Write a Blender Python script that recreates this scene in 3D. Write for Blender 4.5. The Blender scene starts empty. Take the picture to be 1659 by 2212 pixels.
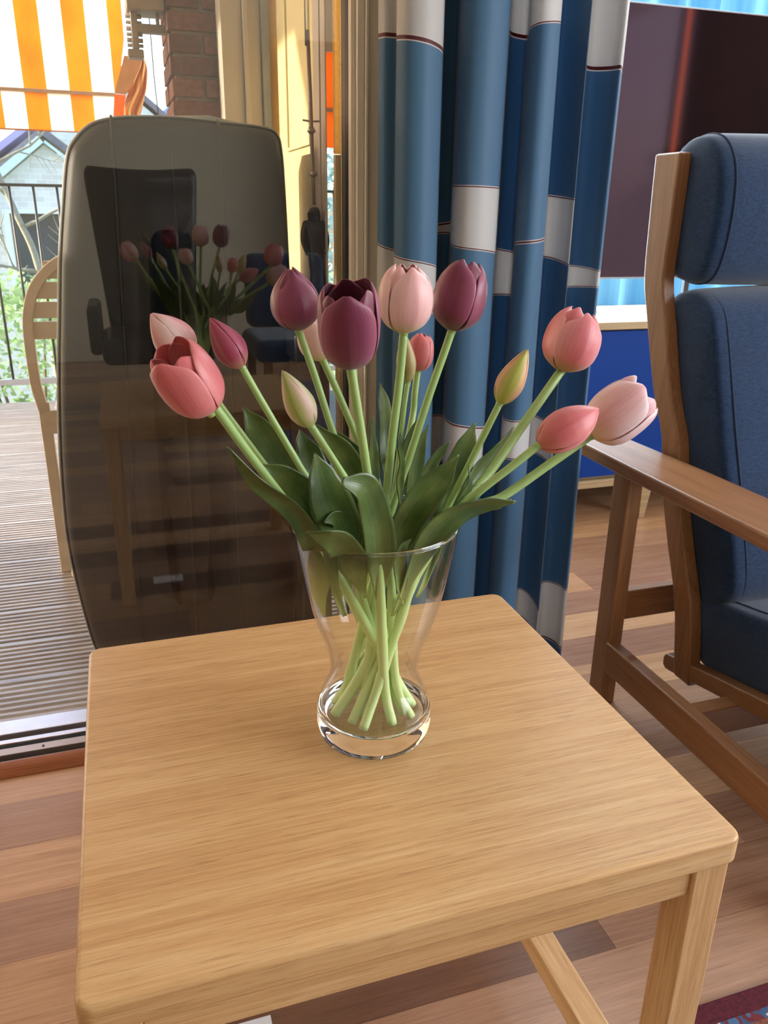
import bpy, bmesh, math, random
from mathutils import Vector, Matrix, Euler, Quaternion
import numpy as np
R = math.radians
sc = bpy.context.scene
col = sc.collection
random.seed(7)

# ------------------------------------------------------------------ camera
cam_d = bpy.data.cameras.new('camera')
cam = bpy.data.objects.new('camera', cam_d); col.objects.link(cam)
yaw, pitch, roll, fpx = -0.31665282, 0.35987873, 0.01416477, 1724.6
fwd = Vector((-math.sin(yaw)*math.cos(pitch), math.cos(yaw)*math.cos(pitch), -math.sin(pitch)))
rgt = Vector((math.cos(yaw), math.sin(yaw), 0)); up = rgt.cross(fwd)
r2 = rgt*math.cos(roll) + up*math.sin(roll); u2 = -rgt*math.sin(roll) + up*math.cos(roll)
cam.matrix_world = Matrix(((r2.x, u2.x, -fwd.x, 0), (r2.y, u2.y, -fwd.y, 0), (r2.z, u2.z, -fwd.z, 1.03), (0, 0, 0, 1)))
cam_d.sensor_fit = 'VERTICAL'; cam_d.sensor_height = 24.0
cam_d.lens = fpx/2212*24.0
cam_d.clip_start = 0.02; cam_d.clip_end = 200
cam_d.dof.use_dof = True; cam_d.dof.focus_distance = 0.80; cam_d.dof.aperture_fstop = 14.0
sc.camera = cam

# ------------------------------------------------------------------ light and exposure
sc.view_settings.view_transform = 'Standard'; sc.view_settings.look = 'None'
sc.view_settings.gamma = 1.0; sc.view_settings.use_curve_mapping = False
sc.view_settings.exposure = 0.0
world = bpy.data.worlds.new('sky'); sc.world = world; world.use_nodes = True
wn = world.node_tree.nodes; wl = world.node_tree.links; wn.clear()
wo = wn.new('ShaderNodeOutputWorld'); wb = wn.new('ShaderNodeBackground')
sky = wn.new('ShaderNodeTexSky'); sky.sky_type = 'NISHITA'; sky.sun_disc = False
sky.sun_elevation = R(21); sky.sun_rotation = R(-74); sky.air_density = 1.0; sky.dust_density = 2.5; sky.ozone_density = 1.0
wl.new(sky.outputs[0], wb.inputs[0]); wb.inputs[1].default_value = 1.15
wl.new(wb.outputs[0], wo.inputs[0])
sun_d = bpy.data.lights.new('sun', 'SUN'); sun_d.energy = 7.5; sun_d.angle = R(0.6); sun_d.color = (1.0, .88, .70)
sun = bpy.data.objects.new('sun', sun_d); col.objects.link(sun)
SUN_DIR = Vector((-0.90, 0.25, 0.36)).normalized()
sun.rotation_euler = SUN_DIR.to_track_quat('Z', 'Y').to_euler()
def portal(name, loc, aim, sx, sz, power=0.0, color=(1, 1, 1)):
    d = bpy.data.lights.new(name, 'AREA'); d.shape = 'RECTANGLE'; d.size = sx; d.size_y = sz
    d.cycles.is_portal = power == 0.0
    d.energy = power; d.color = color
    o = bpy.data.objects.new(name, d); col.objects.link(o); o.location = loc
    o.rotation_euler = (-Vector(aim)).to_track_quat('Z', 'Y').to_euler()
    return o
# daylight at the openings; the unseen side window's lamp is added as room fill
portal('daylight_door', (-0.42, 1.47, 1.2), (0, -1, 0), 1.6, 2.2)
portal('side_window_fill', (3.17, -0.9, 1.45), (-1, 0, 0), 2.6, 1.7, 115, (0.93, .97, 1.0))
portal('daylight_bay_window', (2.08, 2.70, 1.45), (0, -1, 0), 2.4, 1.5, 150, (0.78, .89, 1.0))

# ------------------------------------------------------------------ helpers
def link(o, parent=None):
    col.objects.link(o)
    if parent is not None: o.parent = parent
    return o
def tag(o, label=None, cat=None, group=None, kind=None):
    if label: o['label'] = label
    if cat: o['category'] = cat
    if group: o['group'] = group
    if kind: o['kind'] = kind
    return o
def empty(name, loc, label, cat, group=None, rz=0.0):
    o = bpy.data.objects.new(name, None); o.empty_display_size = .05
    o.location = loc; o.rotation_euler = (0, 0, rz); link(o)
    return tag(o, label, cat, group)
class MB:
    """collects shapes; build() links them as ONE mesh object (vertices given in world space, stored relative to the parent)"""
    def __init__(s): s.v = []; s.f = []; s.uv = []; s.m = []
    def face(s, idx, uv=None, m=0): s.f.append(tuple(idx)); s.uv.append(uv); s.m.append(m)
    def box(s, a, b, M=None, m=0):
        n = len(s.v)
        for x, y, z in ((0,0,0),(1,0,0),(1,1,0),(0,1,0),(0,0,1),(1,0,1),(1,1,1),(0,1,1)):
            p = Vector((b[0] if x else a[0], b[1] if y else a[1], b[2] if z else a[2]))
            s.v.append(M @ p if M else p)
        for q in ((3,2,1,0),(4,5,6,7),(0,1,5,4),(1,2,6,5),(2,3,7,6),(3,0,4,7)): s.face([n+i for i in q], m=m)
        return s
    def prism(s, poly, axis, a, b, M=None):
        """polygon (2-d points) extruded along axis 0/1/2 from a to b"""
        n = len(s.v); k = len(poly)
        for t in (a, b):
            for p, q in poly:
                c = [(t, p, q), (p, t, q), (p, q, t)][axis]
                c = Vector(c); s.v.append(M @ c if M else c)
        s.face([n+i for i in range(k)][::-1]); s.face([n+k+i for i in range(k)])
        for i in range(k):
            j = (i+1) % k
            s.face((n+i, n+j, n+k+j, n+k+i))
        return s
    def tube(s, pts, rad, seg=10, cap=True, uvz=False):
        pts = [Vector(p) for p in pts]
        if not hasattr(rad, '__len__'): rad = [rad]*len(pts)
        n0 = len(s.v); t = (pts[1]-pts[0]).normalized()
        u = t.orthogonal().normalized()
        for i, p in enumerate(pts):
            a = pts[max(0, i-1)]; b = pts[min(len(pts)-1, i+1)]
            tn = (b-a).normalized()
            u = (u - tn*u.dot(tn)).normalized(); w = tn.cross(u)
            for k in range(seg):
                an = 2*math.pi*k/seg
                s.v.append(p + (u*math.cos(an)+w*math.sin(an))*rad[i])
        for i in range(len(pts)-1):
            for k in range(seg):
                j = (k+1) % seg
                s.face((n0+i*seg+k, n0+i*seg+j, n0+(i+1)*seg+j, n0+(i+1)*seg+k))
        if cap:
            s.face([n0+k for k in range(seg)][::-1]); e = n0+(len(pts)-1)*seg
            s.face([e+k for k in range(seg)])
        return s
    def lathe(s, prof, c, seg=64, closed=False):
        n0 = len(s.v)
        for r, z in prof:
            for k in range(seg):
                a = 2*math.pi*k/seg
                s.v.append(Vector((c[0]+r*math.cos(a), c[1]+r*math.sin(a), c[2]+z)))
        for i in range(len(prof)-1):
            for k in range(seg):
                j = (k+1) % seg
                s.face((n0+i*seg+k, n0+i*seg+j, n0+(i+1)*seg+j, n0+(i+1)*seg+k))
        for i, rev in ((0, True), (len(prof)-1, False)):
            ring = [n0+i*seg+k for k in range(seg)]
            s.face(ring[::-1] if rev else ring)
        return s
    def grid(s, P, uv=None, m=0):
        """P[i][j] points, uv[i][j]"""
        n0 = len(s.v); ni = len(P); nj = len(P[0])
        for row in P: s.v += [Vector(p) for p in row]
        for i in range(ni-1):
            for j in range(nj-1):
                q = (n0+i*nj+j, n0+i*nj+j+1, n0+(i+1)*nj+j+1, n0+(i+1)*nj+j)
                u = None if uv is None else (uv[i][j], uv[i][j+1], uv[i+1][j+1], uv[i+1][j])
                s.face(q, u, m)
        return s
    def build(s, name, mats, parent=None, smooth=False, bevel=0.0, seg=2, solid=0.0, sub=0, world=True):
        me = bpy.data.meshes.new(name)
        off = Vector((0, 0, 0))
        inv = None
        if parent is not None and world:
            root = parent
            loc = Vector((0, 0, 0)); rz = 0
            chain = []
            while root is not None: chain.append(root); root = root.parent
            M = Matrix.Identity(4)
            for o in reversed(chain): M = M @ Matrix.LocRotScale(o.location, o.rotation_euler, o.scale)
            inv = M.inverted()
        vs = [(inv @ Vector(p)) if inv else Vector(p) for p in s.v]
        me.from_pydata([tuple(p) for p in vs], [], s.f)
        if any(u is not None for u in s.uv):
            ul = me.uv_layers.new(name='UVMap')
            k = 0
            for u, f in zip(s.uv, s.f):
                for i in range(len(f)):
                    ul.data[k].uv = u[i] if u else (0, 0); k += 1
        mats = mats if isinstance(mats, (list, tuple)) else [mats]
        for m in mats: me.materials.append(m)
        if len(mats) > 1:
            for p, m in zip(me.polygons, s.m): p.material_index = m
        if smooth: me.polygons.foreach_set('use_smooth', [True]*len(me.polygons))
        me.update()
        o = bpy.data.objects.new(name, me); link(o, parent)
        if bevel:
            b = o.modifiers.new('bevel', 'BEVEL'); b.width = bevel; b.segments = seg; b.limit_method = 'ANGLE'; b.angle_limit = R(35)
            if not smooth: me.polygons.foreach_set('use_smooth', [True]*len(me.polygons))
            b.harden_normals = True
        if solid:
            q = o.modifiers.new('thick', 'SOLIDIFY'); q.thickness = solid; q.offset = 0
        if sub:
            q = o.modifiers.new('sub', 'SUBSURF'); q.levels = sub; q.render_levels = sub
        return o
def box(name, a, b, m, parent=None, bevel=0.0, seg=2): return MB().box(a, b).build(name, m, parent, bevel=bevel, seg=seg)
def struct(o): o['kind'] = 'structure'; return o
def spline(pts, n):
    """Catmull-Rom through pts"""
    pts = [Vector(p) for p in pts]; out = []
    P = [pts[0]*2-pts[1]] + pts + [pts[-1]*2-pts[-2]]
    k = len(pts)-1
    for i in range(n):
        t = i/(n-1)*k; a = min(int(t), k-1); u = t-a
        p0, p1, p2, p3 = P[a:a+4]
        out.append(0.5*((2*p1) + (p2-p0)*u + (2*p0-5*p1+4*p2-p3)*u*u + (3*p1-p0-3*p2+p3)*u**3))
    return out
def lerp_list(vals, n):
    k = len(vals)-1; out = []
    for i in range(n):
        t = i/(n-1)*k; a = min(int(t), k-1); u = t-a; u = u*u*(3-2*u)*.5+u*.5
        out.append(vals[a]*(1-u)+vals[a+1]*u)
    return out
def dup(root, loc, rz, label, group=None):
    def rec(o, parent):
        c = o.copy(); col.objects.link(c)
        if parent is not None: c.parent = parent
        for ch in list(kids.get(o.name, ())): rec(ch, c)
        return c
    kids = {}
    for o in list(bpy.data.objects):
        if o.parent is not None: kids.setdefault(o.parent.name, []).append(o)
    r = rec(root, None); r.location = loc; r.rotation_euler = (0, 0, rz); r['label'] = label
    if group: r['group'] = group
    return r

# ------------------------------------------------------------------ materials
def srgb(r, g, b):
    f = lambda c: (c/255/12.92) if c/255 <= .04045 else ((c/255+.055)/1.055)**2.4
    return (f(r), f(g), f(b), 1)
class NT:
    def __init__(s, name):
        s.m = bpy.data.materials.new(name); s.m.use_nodes = True
        s.n = s.m.node_tree.nodes; s.l = s.m.node_tree.links
        s.b = s.n['Principled BSDF']; s.out = s.n['Material Output']
    def new(s, t, **kw):
        o = s.n.new(t)
        for k, v in kw.items(): setattr(o, k, v)
        return o
    def link(s, a, b): s.l.new(a, b)
    def coords(s, kind='Object', scale=(1, 1, 1), rot=(0, 0, 0)):
        t = s.new('ShaderNodeTexCoord'); mp = s.new('ShaderNodeMapping')
        s.link(t.outputs[kind], mp.inputs[0]); mp.inputs['Scale'].default_value = scale; mp.inputs['Rotation'].default_value = rot
        return mp.outputs[0]
    def noise(s, vec, scale, detail=4, rough=.55, dist=0.0):
        o = s.new('ShaderNodeTexNoise'); o.inputs['Scale'].default_value = scale; o.inputs['Detail'].default_value = detail
        o.inputs['Roughness'].default_value = rough; o.inputs['Distortion'].default_value = dist
        if vec is not None: s.link(vec, o.inputs['Vector'])
        return o.outputs['Fac']
    def ramp(s, fac, stops, interp='LINEAR'):
        o = s.new('ShaderNodeValToRGB'); o.color_ramp.interpolation = interp
        e = o.color_ramp.elements
        while len(e) < len(stops): e.new(.5)
        for i, (p, c) in enumerate(stops):
            e[i].position = p; e[i].color = c if len(c) == 4 else (*c, 1)
        s.link(fac, o.inputs[0]); return o.outputs[0]
    def math(s, op, a, b=None, c=None):
        o = s.new('ShaderNodeMath', operation=op)
        for i, v in enumerate((a, b, c)):
            if v is None: continue
            if isinstance(v, (int, float)): o.inputs[i].default_value = v
            else: s.link(v, o.inputs[i])
        return o.outputs[0]
    def mix(s, fac, a, b, blend='MIX'):
        o = s.new('ShaderNodeMix', data_type='RGBA', blend_type=blend)
        for i, v in ((0, fac), (6, a), (7, b)):
            if isinstance(v, (int, float)): o.inputs[i].default_value = v
            elif isinstance(v, tuple): o.inputs[i].default_value = v
            else: s.link(v, o.inputs[i])
        return o.outputs[2]
    def bump(s, h, strength=.2, dist=.002):
        o = s.new('ShaderNodeBump'); o.inputs['Strength'].default_value = strength; o.inputs['Distance'].default_value = dist
        s.link(h, o.inputs['Height']); s.link(o.outputs[0], s.b.inputs['Normal'])
    def set(s, **kw):
        for k, v in kw.items():
            i = s.b.inputs[k.replace('_', ' ')]
            if isinstance(v, (int, float, tuple)): i.default_value = v
            else: s.link(v, i)
        return s
def plain(name, c, rough=.5, metal=0.0, spec=.5, var=.06, scale=30.0, bump=0.0, vcol=None, **kw):
    t = NT(name); v = t.coords('Object')
    n = t.noise(v, scale, 3)
    d = tuple(x*(1-var*1.5) for x in c[:3]) + (1,); l = tuple(min(1, x*(1+var)) for x in c[:3]) + (1,)
    t.set(Base_Color=t.ramp(n, [(.3, d), (.7, l)]), Roughness=rough, Metallic=metal)
    t.b.inputs['Specular IOR Level'].default_value = spec
    if bump: t.bump(t.noise(v, scale*6, 2), bump, .001)
    for k, x in kw.items(): t.set(**{k: x})
    return t.m
def wood(name, dark, mid, light, axis=0, rough=.42, grain=1.0, pore=.5, spec=.4, bump=.12, coat=0.0):
    """grain runs along the given axis"""
    t = NT(name)
    sA = [26.0, 26.0, 26.0]; sA[axis] = 1.3
    sB = [760.0*grain, 760.0*grain, 760.0*grain]; sB[axis] = 26.0
    v = t.coords('Object', tuple(sA)); w = t.coords('Object', tuple(sB))
    big = t.noise(v, 1.6, 6, .62, .5)
    fine = t.noise(w, 1.0, 3, .6)
    sC = [300.0*grain, 300.0*grain, 300.0*grain]; sC[axis] = 7.0
    midn = t.noise(t.coords('Object', tuple(sC)), 1.0, 4, .6, .3)
    base = t.ramp(t.math('ADD', t.math('MULTIPLY', big, .45), t.math('MULTIPLY', midn, .55)), [(.34, dark), (.5, mid), (.66, light)])
    fl = t.ramp(fine, [(.33, (.42, .36, .30, 1)), (.45, (1, 1, 1, 1))])
    t.set(Base_Color=t.mix(pore, base, fl, 'MULTIPLY'), Roughness=rough)
    t.b.inputs['Specular IOR Level'].default_value = spec
    if coat: t.set(Coat_Weight=coat, Coat_Roughness=.12)
    if bump: t.bump(fine, bump, .0006)
    return t.m
OAK = (srgb(188, 142, 94), srgb(206, 162, 112), srgb(220, 182, 134))
M = {}
M['oak_x'] = wood('oak_along_x', *OAK, axis=0, pore=.42, rough=.38)
M['oak_y'] = wood('oak_along_y', *OAK, axis=1, pore=.4)
M['oak_z'] = wood('oak_along_z', *OAK, axis=2, pore=.4)
CH = (srgb(122, 80, 50), srgb(140, 96, 62), srgb(156, 110, 74))
M['beech_y'] = wood('stained_beech_along_y', *CH, axis=1, pore=.18, rough=.34, grain=.8)
M['beech_z'] = wood('stained_beech_along_z', *CH, axis=2, pore=.18, rough=.34, grain=.8)
M['beech_x'] = wood('stained_beech_along_x', *CH, axis=0, pore=.18, rough=.34, grain=.8)
FL = [(srgb(164, 120, 86), srgb(184, 140, 104), srgb(198, 154, 118)), (srgb(136, 98, 76), srgb(154, 114, 90), srgb(166, 126, 102)),
      (srgb(104, 72, 56), srgb(118, 84, 66), srgb(130, 94, 76)), (srgb(176, 132, 94), srgb(196, 152, 114), srgb(208, 166, 128)),
      (srgb(150, 112, 88), srgb(168, 128, 102), srgb(180, 140, 114))]
M['floor'] = [wood(f'parquet_tone_{i}', *c, axis=0, pore=.25, rough=.26, grain=.7, spec=.5, bump=.03) for i, c in enumerate(FL)]
M['threshold'] = wood('threshold_wood', srgb(120, 62, 30), srgb(142, 78, 40), srgb(156, 92, 52), axis=0, pore=.2, rough=.35)
M['white_paint'] = plain('cream_white_paint', srgb(214, 202, 184), .38, var=.02, scale=8)
M['grey_paint'] = plain('grey_beige_paint', srgb(176, 164, 150), .45, var=.03, scale=8)
M['wall'] = plain('cream_wall', srgb(226, 216, 192), .8, var=.02, scale=4, bump=.05)
M['ceiling'] = plain('ceiling_white', srgb(236, 232, 224), .85, var=.01)
M['black'] = plain('black_rubber', srgb(18, 17, 18), .5)
M['iron'] = plain('black_iron', srgb(22, 22, 26), .45)
M['alu'] = plain('aluminium', srgb(190, 192, 196), .3, metal=.9, var=.03)
M['alu_dark'] = plain('dull_aluminium', srgb(150, 138, 128), .35, metal=.7, var=.05)
M['chairwhite'] = plain('beige_painted_chair_wood', srgb(206, 186, 158), .55, var=.05)
M['statue'] = plain('dark_bronze', srgb(28, 25, 24), .4, var=.2, scale=40)
M['paper'] = plain('white_paper', srgb(225, 226, 230), .6, var=.01)
M['leather'] = plain('black_leather', srgb(26, 24, 27), .32, var=.15, scale=60, bump=.1)

def thin_glass(name, f0=.05, tint=(1, 1, 1, 1), rough=0.0, power=5.0):
    """one face of a pane: mirror share by Schlick, the rest passes straight through"""
    t = NT(name); t.n.remove(t.b)
    g = t.new('ShaderNodeNewGeometry'); dt = t.new('ShaderNodeVectorMath', operation='DOT_PRODUCT')
    t.link(g.outputs['Incoming'], dt.inputs[0]); t.link(g.outputs['Normal'], dt.inputs[1])
    k = t.math('POWER', t.math('SUBTRACT', 1.0, t.math('ABSOLUTE', dt.outputs['Value'])), power)
    f = t.math('MULTIPLY_ADD', k, 1.0-f0, f0)
    tr = t.new('ShaderNodeBsdfTransparent'); tr.inputs[0].default_value = tint
    gl = t.new('ShaderNodeBsdfGlossy'); gl.inputs['Roughness'].default_value = rough
    mx = t.new('ShaderNodeMixShader')
    t.link(f, mx.inputs[0]); t.link(tr.outputs[0], mx.inputs[1]); t.link(gl.outputs[0], mx.inputs[2])
    t.link(mx.outputs[0], t.out.inputs[0])
    return t.m
M['pane'] = thin_glass('window_glass', .072, (.985, .99, .985, 1))
def glass():
    t = NT('clear_vase_glass')
    t.set(Base_Color=(.985, .995, .99, 1), Roughness=0.0, IOR=1.45, Transmission_Weight=1.0)
    return t.m
M['glass'] = glass()
M['glass_wall'] = thin_glass('thin_vase_glass', .022, (.99, .995, .992, 1), 0.0, 4.0)
def fabric(name, c, light, sheen=.3, scale=700):
    t = NT(name); v = t.coords('Object')
    w1 = t.noise(t.coords('Object', (scale, scale, scale*.12)), 1.0, 2); w2 = t.noise(t.coords('Object', (scale*.12, scale*.12, scale)), 1.0, 2)
    w = t.math('MULTIPLY', w1, w2)
    base = t.ramp(w, [(.12, c), (.42, light)])
    big = t.ramp(t.noise(v, 5, 3), [(.3, (.86, .86, .86, 1)), (.7, (1.06, 1.06, 1.06, 1))])
    t.set(Base_Color=t.mix(1.0, base, big, 'MULTIPLY'), Roughness=.9, Sheen_Weight=sheen, Sheen_Roughness=.5)
    t.b.inputs['Specular IOR Level'].default_value = .15
    t.bump(w, .35, .001)
    return t.m
M['navy'] = fabric('navy_wool', srgb(20, 38, 64), srgb(40, 64, 98))
M['navy_seam'] = plain('navy_seam', srgb(24, 42, 70), .9)
M['cover'] = plain('dark_grey_vinyl_cover', srgb(34, 31, 30), .5, var=.06, scale=14, spec=.35, bump=.04)
M['cover_edge'] = plain('pale_piping', srgb(150, 148, 142), .5)
M['mortar'] = plain('mortar', srgb(150, 132, 118), .9, var=.12, scale=90, bump=.3)
BR = [(112, 66, 58), (100, 60, 54), (120, 74, 64), (92, 56, 52), (114, 70, 62)]
M['brick'] = [plain(f'brick_tone_{i}', srgb(*c), .9, var=.22, scale=70, bump=.5) for i, c in enumerate(BR)]
def frosted():
    t = NT('textured_pale_glass'); v = t.coords('Object')
    n = t.noise(v, 150, 2, .6, 1.0)
    c = t.ramp(n, [(.3, srgb(250, 216, 140)), (.7, srgb(255, 236, 184))])
    t.set(Base_Color=c, Roughness=.2); t.bump(n, .5, .003)
    q = t.new('ShaderNodeBsdfTranslucent'); mx = t.new('ShaderNodeMixShader'); mx.inputs[0].default_value = .9
    t.link(c, q.inputs[0]); t.link(t.b.outputs[0], mx.inputs[1]); t.link(q.outputs[0], mx.inputs[2]); t.link(mx.outputs[0], t.out.inputs[0])
    return t.m
M['frosted'] = frosted()
def grooved():
    t = NT('weathered_deck_wood')
    v = t.coords('Object', (3, 30, 30)); w = t.coords('Object', (18, 300, 300))
    a = t.noise(v, 1.4, 4); b = t.noise(w, 1.0, 3)
    base = t.ramp(a, [(.3, srgb(142, 132, 124)), (.55, srgb(166, 156, 148)), (.75, srgb(186, 178, 170))])
    t.set(Base_Color=t.mix(.4, base, t.ramp(b, [(.3, (.5, .5, .5, 1)), (.5, (1, 1, 1, 1))]), 'MULTIPLY'), Roughness=.3)
    t.b.inputs['Specular IOR Level'].default_value = .7
    t.bump(b, .2, .001)
    return t.m
M['deck'] = grooved()

# ------------------------------------------------------------------ room shell (setting)
DOOR_Y = 1.50
fl = MB().box((-2.3, -3.1, -.06), (3.3, 1.44, -.014)).box((.66, 1.44, -.06), (.80, 1.90, -.014)).box((.80, 1.44, -.06), (3.3, 2.86, -.014)).build('floor', M['floor'][2])
struct(fl)
# parquet strips, running along the door sill
rng = random.Random(11)
tones = {i: MB() for i in range(5)}
PW = 0.1203; count = 0; k0 = 14
yrow = 1.218+PW*12
FIX = {1.338: [(-.9, -.318, 4), (-.318, .42, 1)], 1.218: [(-1.2, -.02, 0), (-.02, .8, 4)], 1.098: [(-1.0, .1, 1), (.1, .7, 0)], .977: [(-1.1, .3, 0)], .857: [(-.1, .618, 2), (.618, 1.4, 1)], .737: [(.2, 1.2, 4)]}
def lay(a, b, y0, y1, tone):
    global count
    A = (a+.0003, y0+.0003, -.014); B = (b-.0003, y1-.0003, rng.uniform(-.0004, 0.0))
    if -.55 < b and a < 2.1 and y1 > .3 and count < 290:
        box('plank', A, B, M['floor'][tone], fl); count += 1
    else: tones[tone].box(A, B)
while yrow > -3.0:
    y1 = yrow; y0 = yrow-PW
    for xs, xe, ylo in ((.842, 3.3, 1.44), (-2.3, 3.3, -3.2)):
        ya, yb_ = max(y0, 1.44), y1
        if ylo > 0: 
            if y1 <= 1.44: continue
        else:
            ya, yb_ = y0, min(y1, 1.4195)
            if yb_-ya < .004: continue
            if y1 > 1.44: xe = .842 if False else 3.3
        if ylo < 0 and y1 > 1.44: yb_ = 1.4195
        if ylo > 0 and y0 < 1.44: ya = 1.4195
        x = xs-rng.random()*.6; fx = next((v for k, v in FIX.items() if abs(k-y1) < .02), []) if ylo < 0 else []
        cuts = []
        while x < xe:
            L = rng.choice((.52, .66, .80, .95)); nx = x+L; tone = rng.choices(range(5), (3, 3, .8, 2.0, 3))[0]
            hit = next((f for f in fx if f[0] <= x+.001 < f[1]), None)
            if hit: nx, tone = hit[1], hit[2]
            else:
                nf = [f[0] for f in fx if x < f[0] < nx]
                if nf: nx = min(nf)
            a_, b_ = max(x, xs), min(nx, xe)
            if b_-a_ > .01: lay(a_, b_, ya, yb_, tone)
            x = nx
    yrow -= PW
for i, t_ in tones.items():
    o = t_.build('plank_field', M['floor'][i], fl); o['kind'] = 'stuff'
# walls of the room
struct(box('wall_back', (-2.4, -3.2, -.06), (3.4, -3.1, 2.56), M['wall']))
struct(box('wall_left', (-2.4, -3.1, -.06), (-2.3, 1.44, 2.56), M['wall']))
struct(MB().box((3.3, -3.1, -.06), (3.4, -2.2, 2.56)).box((3.3, .4, -.06), (3.4, 2.86, 2.56)).box((3.3, -2.2, -.06), (3.4, .4, .6)).box((3.3, -2.2, 2.3), (3.4, .4, 2.56)).build('wall_right', M['wall']))
struct(box('ceiling', (-2.4, -3.2, 2.5), (3.4, 2.96, 2.6), M['ceiling']))
struct(MB().box((-2.4, 1.44, -.06), (-1.30, 1.58, 2.56)).box((-1.30, 1.44, 2.28), (.46, 1.58, 2.56)).box((.462, 1.44, -.06), (.66, 1.58, 2.56)).build('wall_front', M['wall']))
struct(MB().box((.635, 1.56, -.06), (.66, 1.92, 2.56)).box((.635, 1.90, -.06), (.80, 1.92, 2.56)).box((.775, 1.90, -.06), (.80, 2.96, 2.56)).build('wall_bay_side', M['wall']))
struct(MB().box((.80, 2.86, -.06), (3.4, 2.96, .62)).box((.80, 2.86, 2.25), (3.4, 2.96, 2.56)).build('wall_bay', M['wall']))
w1 = struct(MB().box((.80, 2.88, .62), (.85, 2.94, 2.25)).box((1.95, 2.88, .67), (2.0, 2.94, 2.2)).box((3.35, 2.88, .62), (3.4, 2.94, 2.25)).box((.85, 2.88, .62), (3.35, 2.94, .67)).box((.85, 2.88, 2.2), (3.35, 2.94, 2.25)).build('window_1', M['white_paint'], bevel=.003))
box('pane', (.85, 2.905, .67), (3.35, 2.909, 2.2), M['pane'], w1)
w2 = struct(MB().box((3.32, -2.2, .6), (3.38, -2.14, 2.3)).box((3.32, .34, .6), (3.38, .4, 2.3)).box((3.32, -2.14, .6), (3.38, .34, .66)).box((3.32, -2.14, 2.24), (3.38, .34, 2.3)).box((3.32, -.93, .66), (3.38, -.87, 2.24)).build('window_2', M['white_paint'], bevel=.003))
box('pane', (3.345, -2.14, .66), (3.349, .34, 2.24), M['pane'], w2)
# ---- the glazed sliding door: frame on the right, pane, sill rails and wooden threshold
door = struct(MB().box((.412, 1.472, -.01), (.4203, 1.54, 2.28)).box((.4203, 1.460, -.01), (.433, 1.54, 2.28)).box((.433, 1.452, -.01), (.438, 1.54, 2.28)).box((.438, 1.462, -.01), (.4615, 1.54, 2.28)).build('door_1', M['white_paint'], bevel=.0015))
box('gasket', (.4112, 1.488, .012), (.4120, 1.532, 2.26), M['black'], door)
box('head_rail', (-1.28, 1.46, 2.22), (.412, 1.54, 2.28), M['white_paint'], door, .002)
box('left_stile', (-1.28, 1.47, .012), (-1.22, 1.53, 2.22), M['white_paint'], door, .002)
box('pane', (-1.22, 1.498, .020), (.4112, 1.502, 2.22), M['pane'], door)
box('outer_rail', (-1.28, 1.555, -.05), (.44, 1.605, .006), M['alu'], door, .0015)
box('middle_rail', (-1.28, 1.518, -.05), (.44, 1.532, .008), M['alu'], door, .001)
box('inner_rail', (-1.28, 1.485, -.05), (.44, 1.508, .004), M['alu_dark'], door, .001)
for sx in (-.60, -.232, .15):
    MB().lathe([(.0, 0), (.0026, 0), (.0026, .0012), (.0, .0014)], (sx, 1.496, .004), 10).build('screw', M['black'], door)
box('rail_bed', (-1.28, 1.44, -.06), (.44, 1.605, -.045), M['black'], door)
MB().prism([(1.412, -.014), (1.4535, -.014), (1.4535, .012), (1.447, .016), (1.425, .014), (1.412, .004)], 0, -1.28, .395).build('threshold', M['threshold'], door, bevel=.002)

# ------------------------------------------------------------------ deck and outside
dk = struct(box('floor_deck', (-4.2, 1.605, -.16), (3.2, 4.95, -.055), M['black']))
def board(y0, y1, x0=-4.2, x1=.75):
    n = 8; p = (y1-y0)/n; prof = [(y0, -.055)]
    for i in range(n):
        a = y0+i*p
        prof += [(a+p*.06, -.004), (a+p*.16, -.001), (a+p*.56, -.001), (a+p*.64, -.0055), (a+p*.98, -.0055)] if i < n-1 else [(a+p*.06, -.004), (a+p*.16, -.001), (a+p*.90, -.001), (a+p*.98, -.004)]
    prof.append((y1, -.055))
    return MB().prism([(a, b) for a, b in prof][::-1], 0, x0, x1).build('deck_board', M['deck'], dk)
for y0, y1 in ((1.612, 1.792), (1.798, 1.972), (1.980, 2.155), (2.162, 2.331), (2.338, 2.511), (2.518, 2.687)): board(y0, y1)
yb = 2.694
while yb < 4.8:
    board(yb, yb+.172); yb += .1785
exec_out = True
# brick pillar of the balcony corner
pil = struct(box('trim_1', (.183, 2.213, -.16), (.50, 2.43, 2.9), M['mortar']))
bh = .0388; pitch_ = .0469
rb = random.Random(3)
z = -.03; k = 0
def brick(a, b): 
    j = lambda: rb.uniform(-.0015, .0015)
    return box('brick', (a[0]+j(), a[1]+j(), a[2]), (b[0]+j(), b[1]+j(), b[2]), rb.choice(M['brick']), pil, .002, 1)
while z < 2.6:
    if k % 2 == 0:
        brick((.172, 2.20, z), (.172+.074, 2.322, z+bh)); brick((.2545, 2.20, z), (.2545+.155, 2.275, z+bh)); brick((.172, 2.331, z), (.247, 2.44, z+bh))
    else:
        brick((.172, 2.20, z), (.172+.155, 2.275, z+bh)); brick((.3355, 2.20, z), (.3355+.155, 2.275, z+bh)); brick((.172, 2.284, z), (.247, 2.44, z+bh))
    z += pitch_; k += 1
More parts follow.
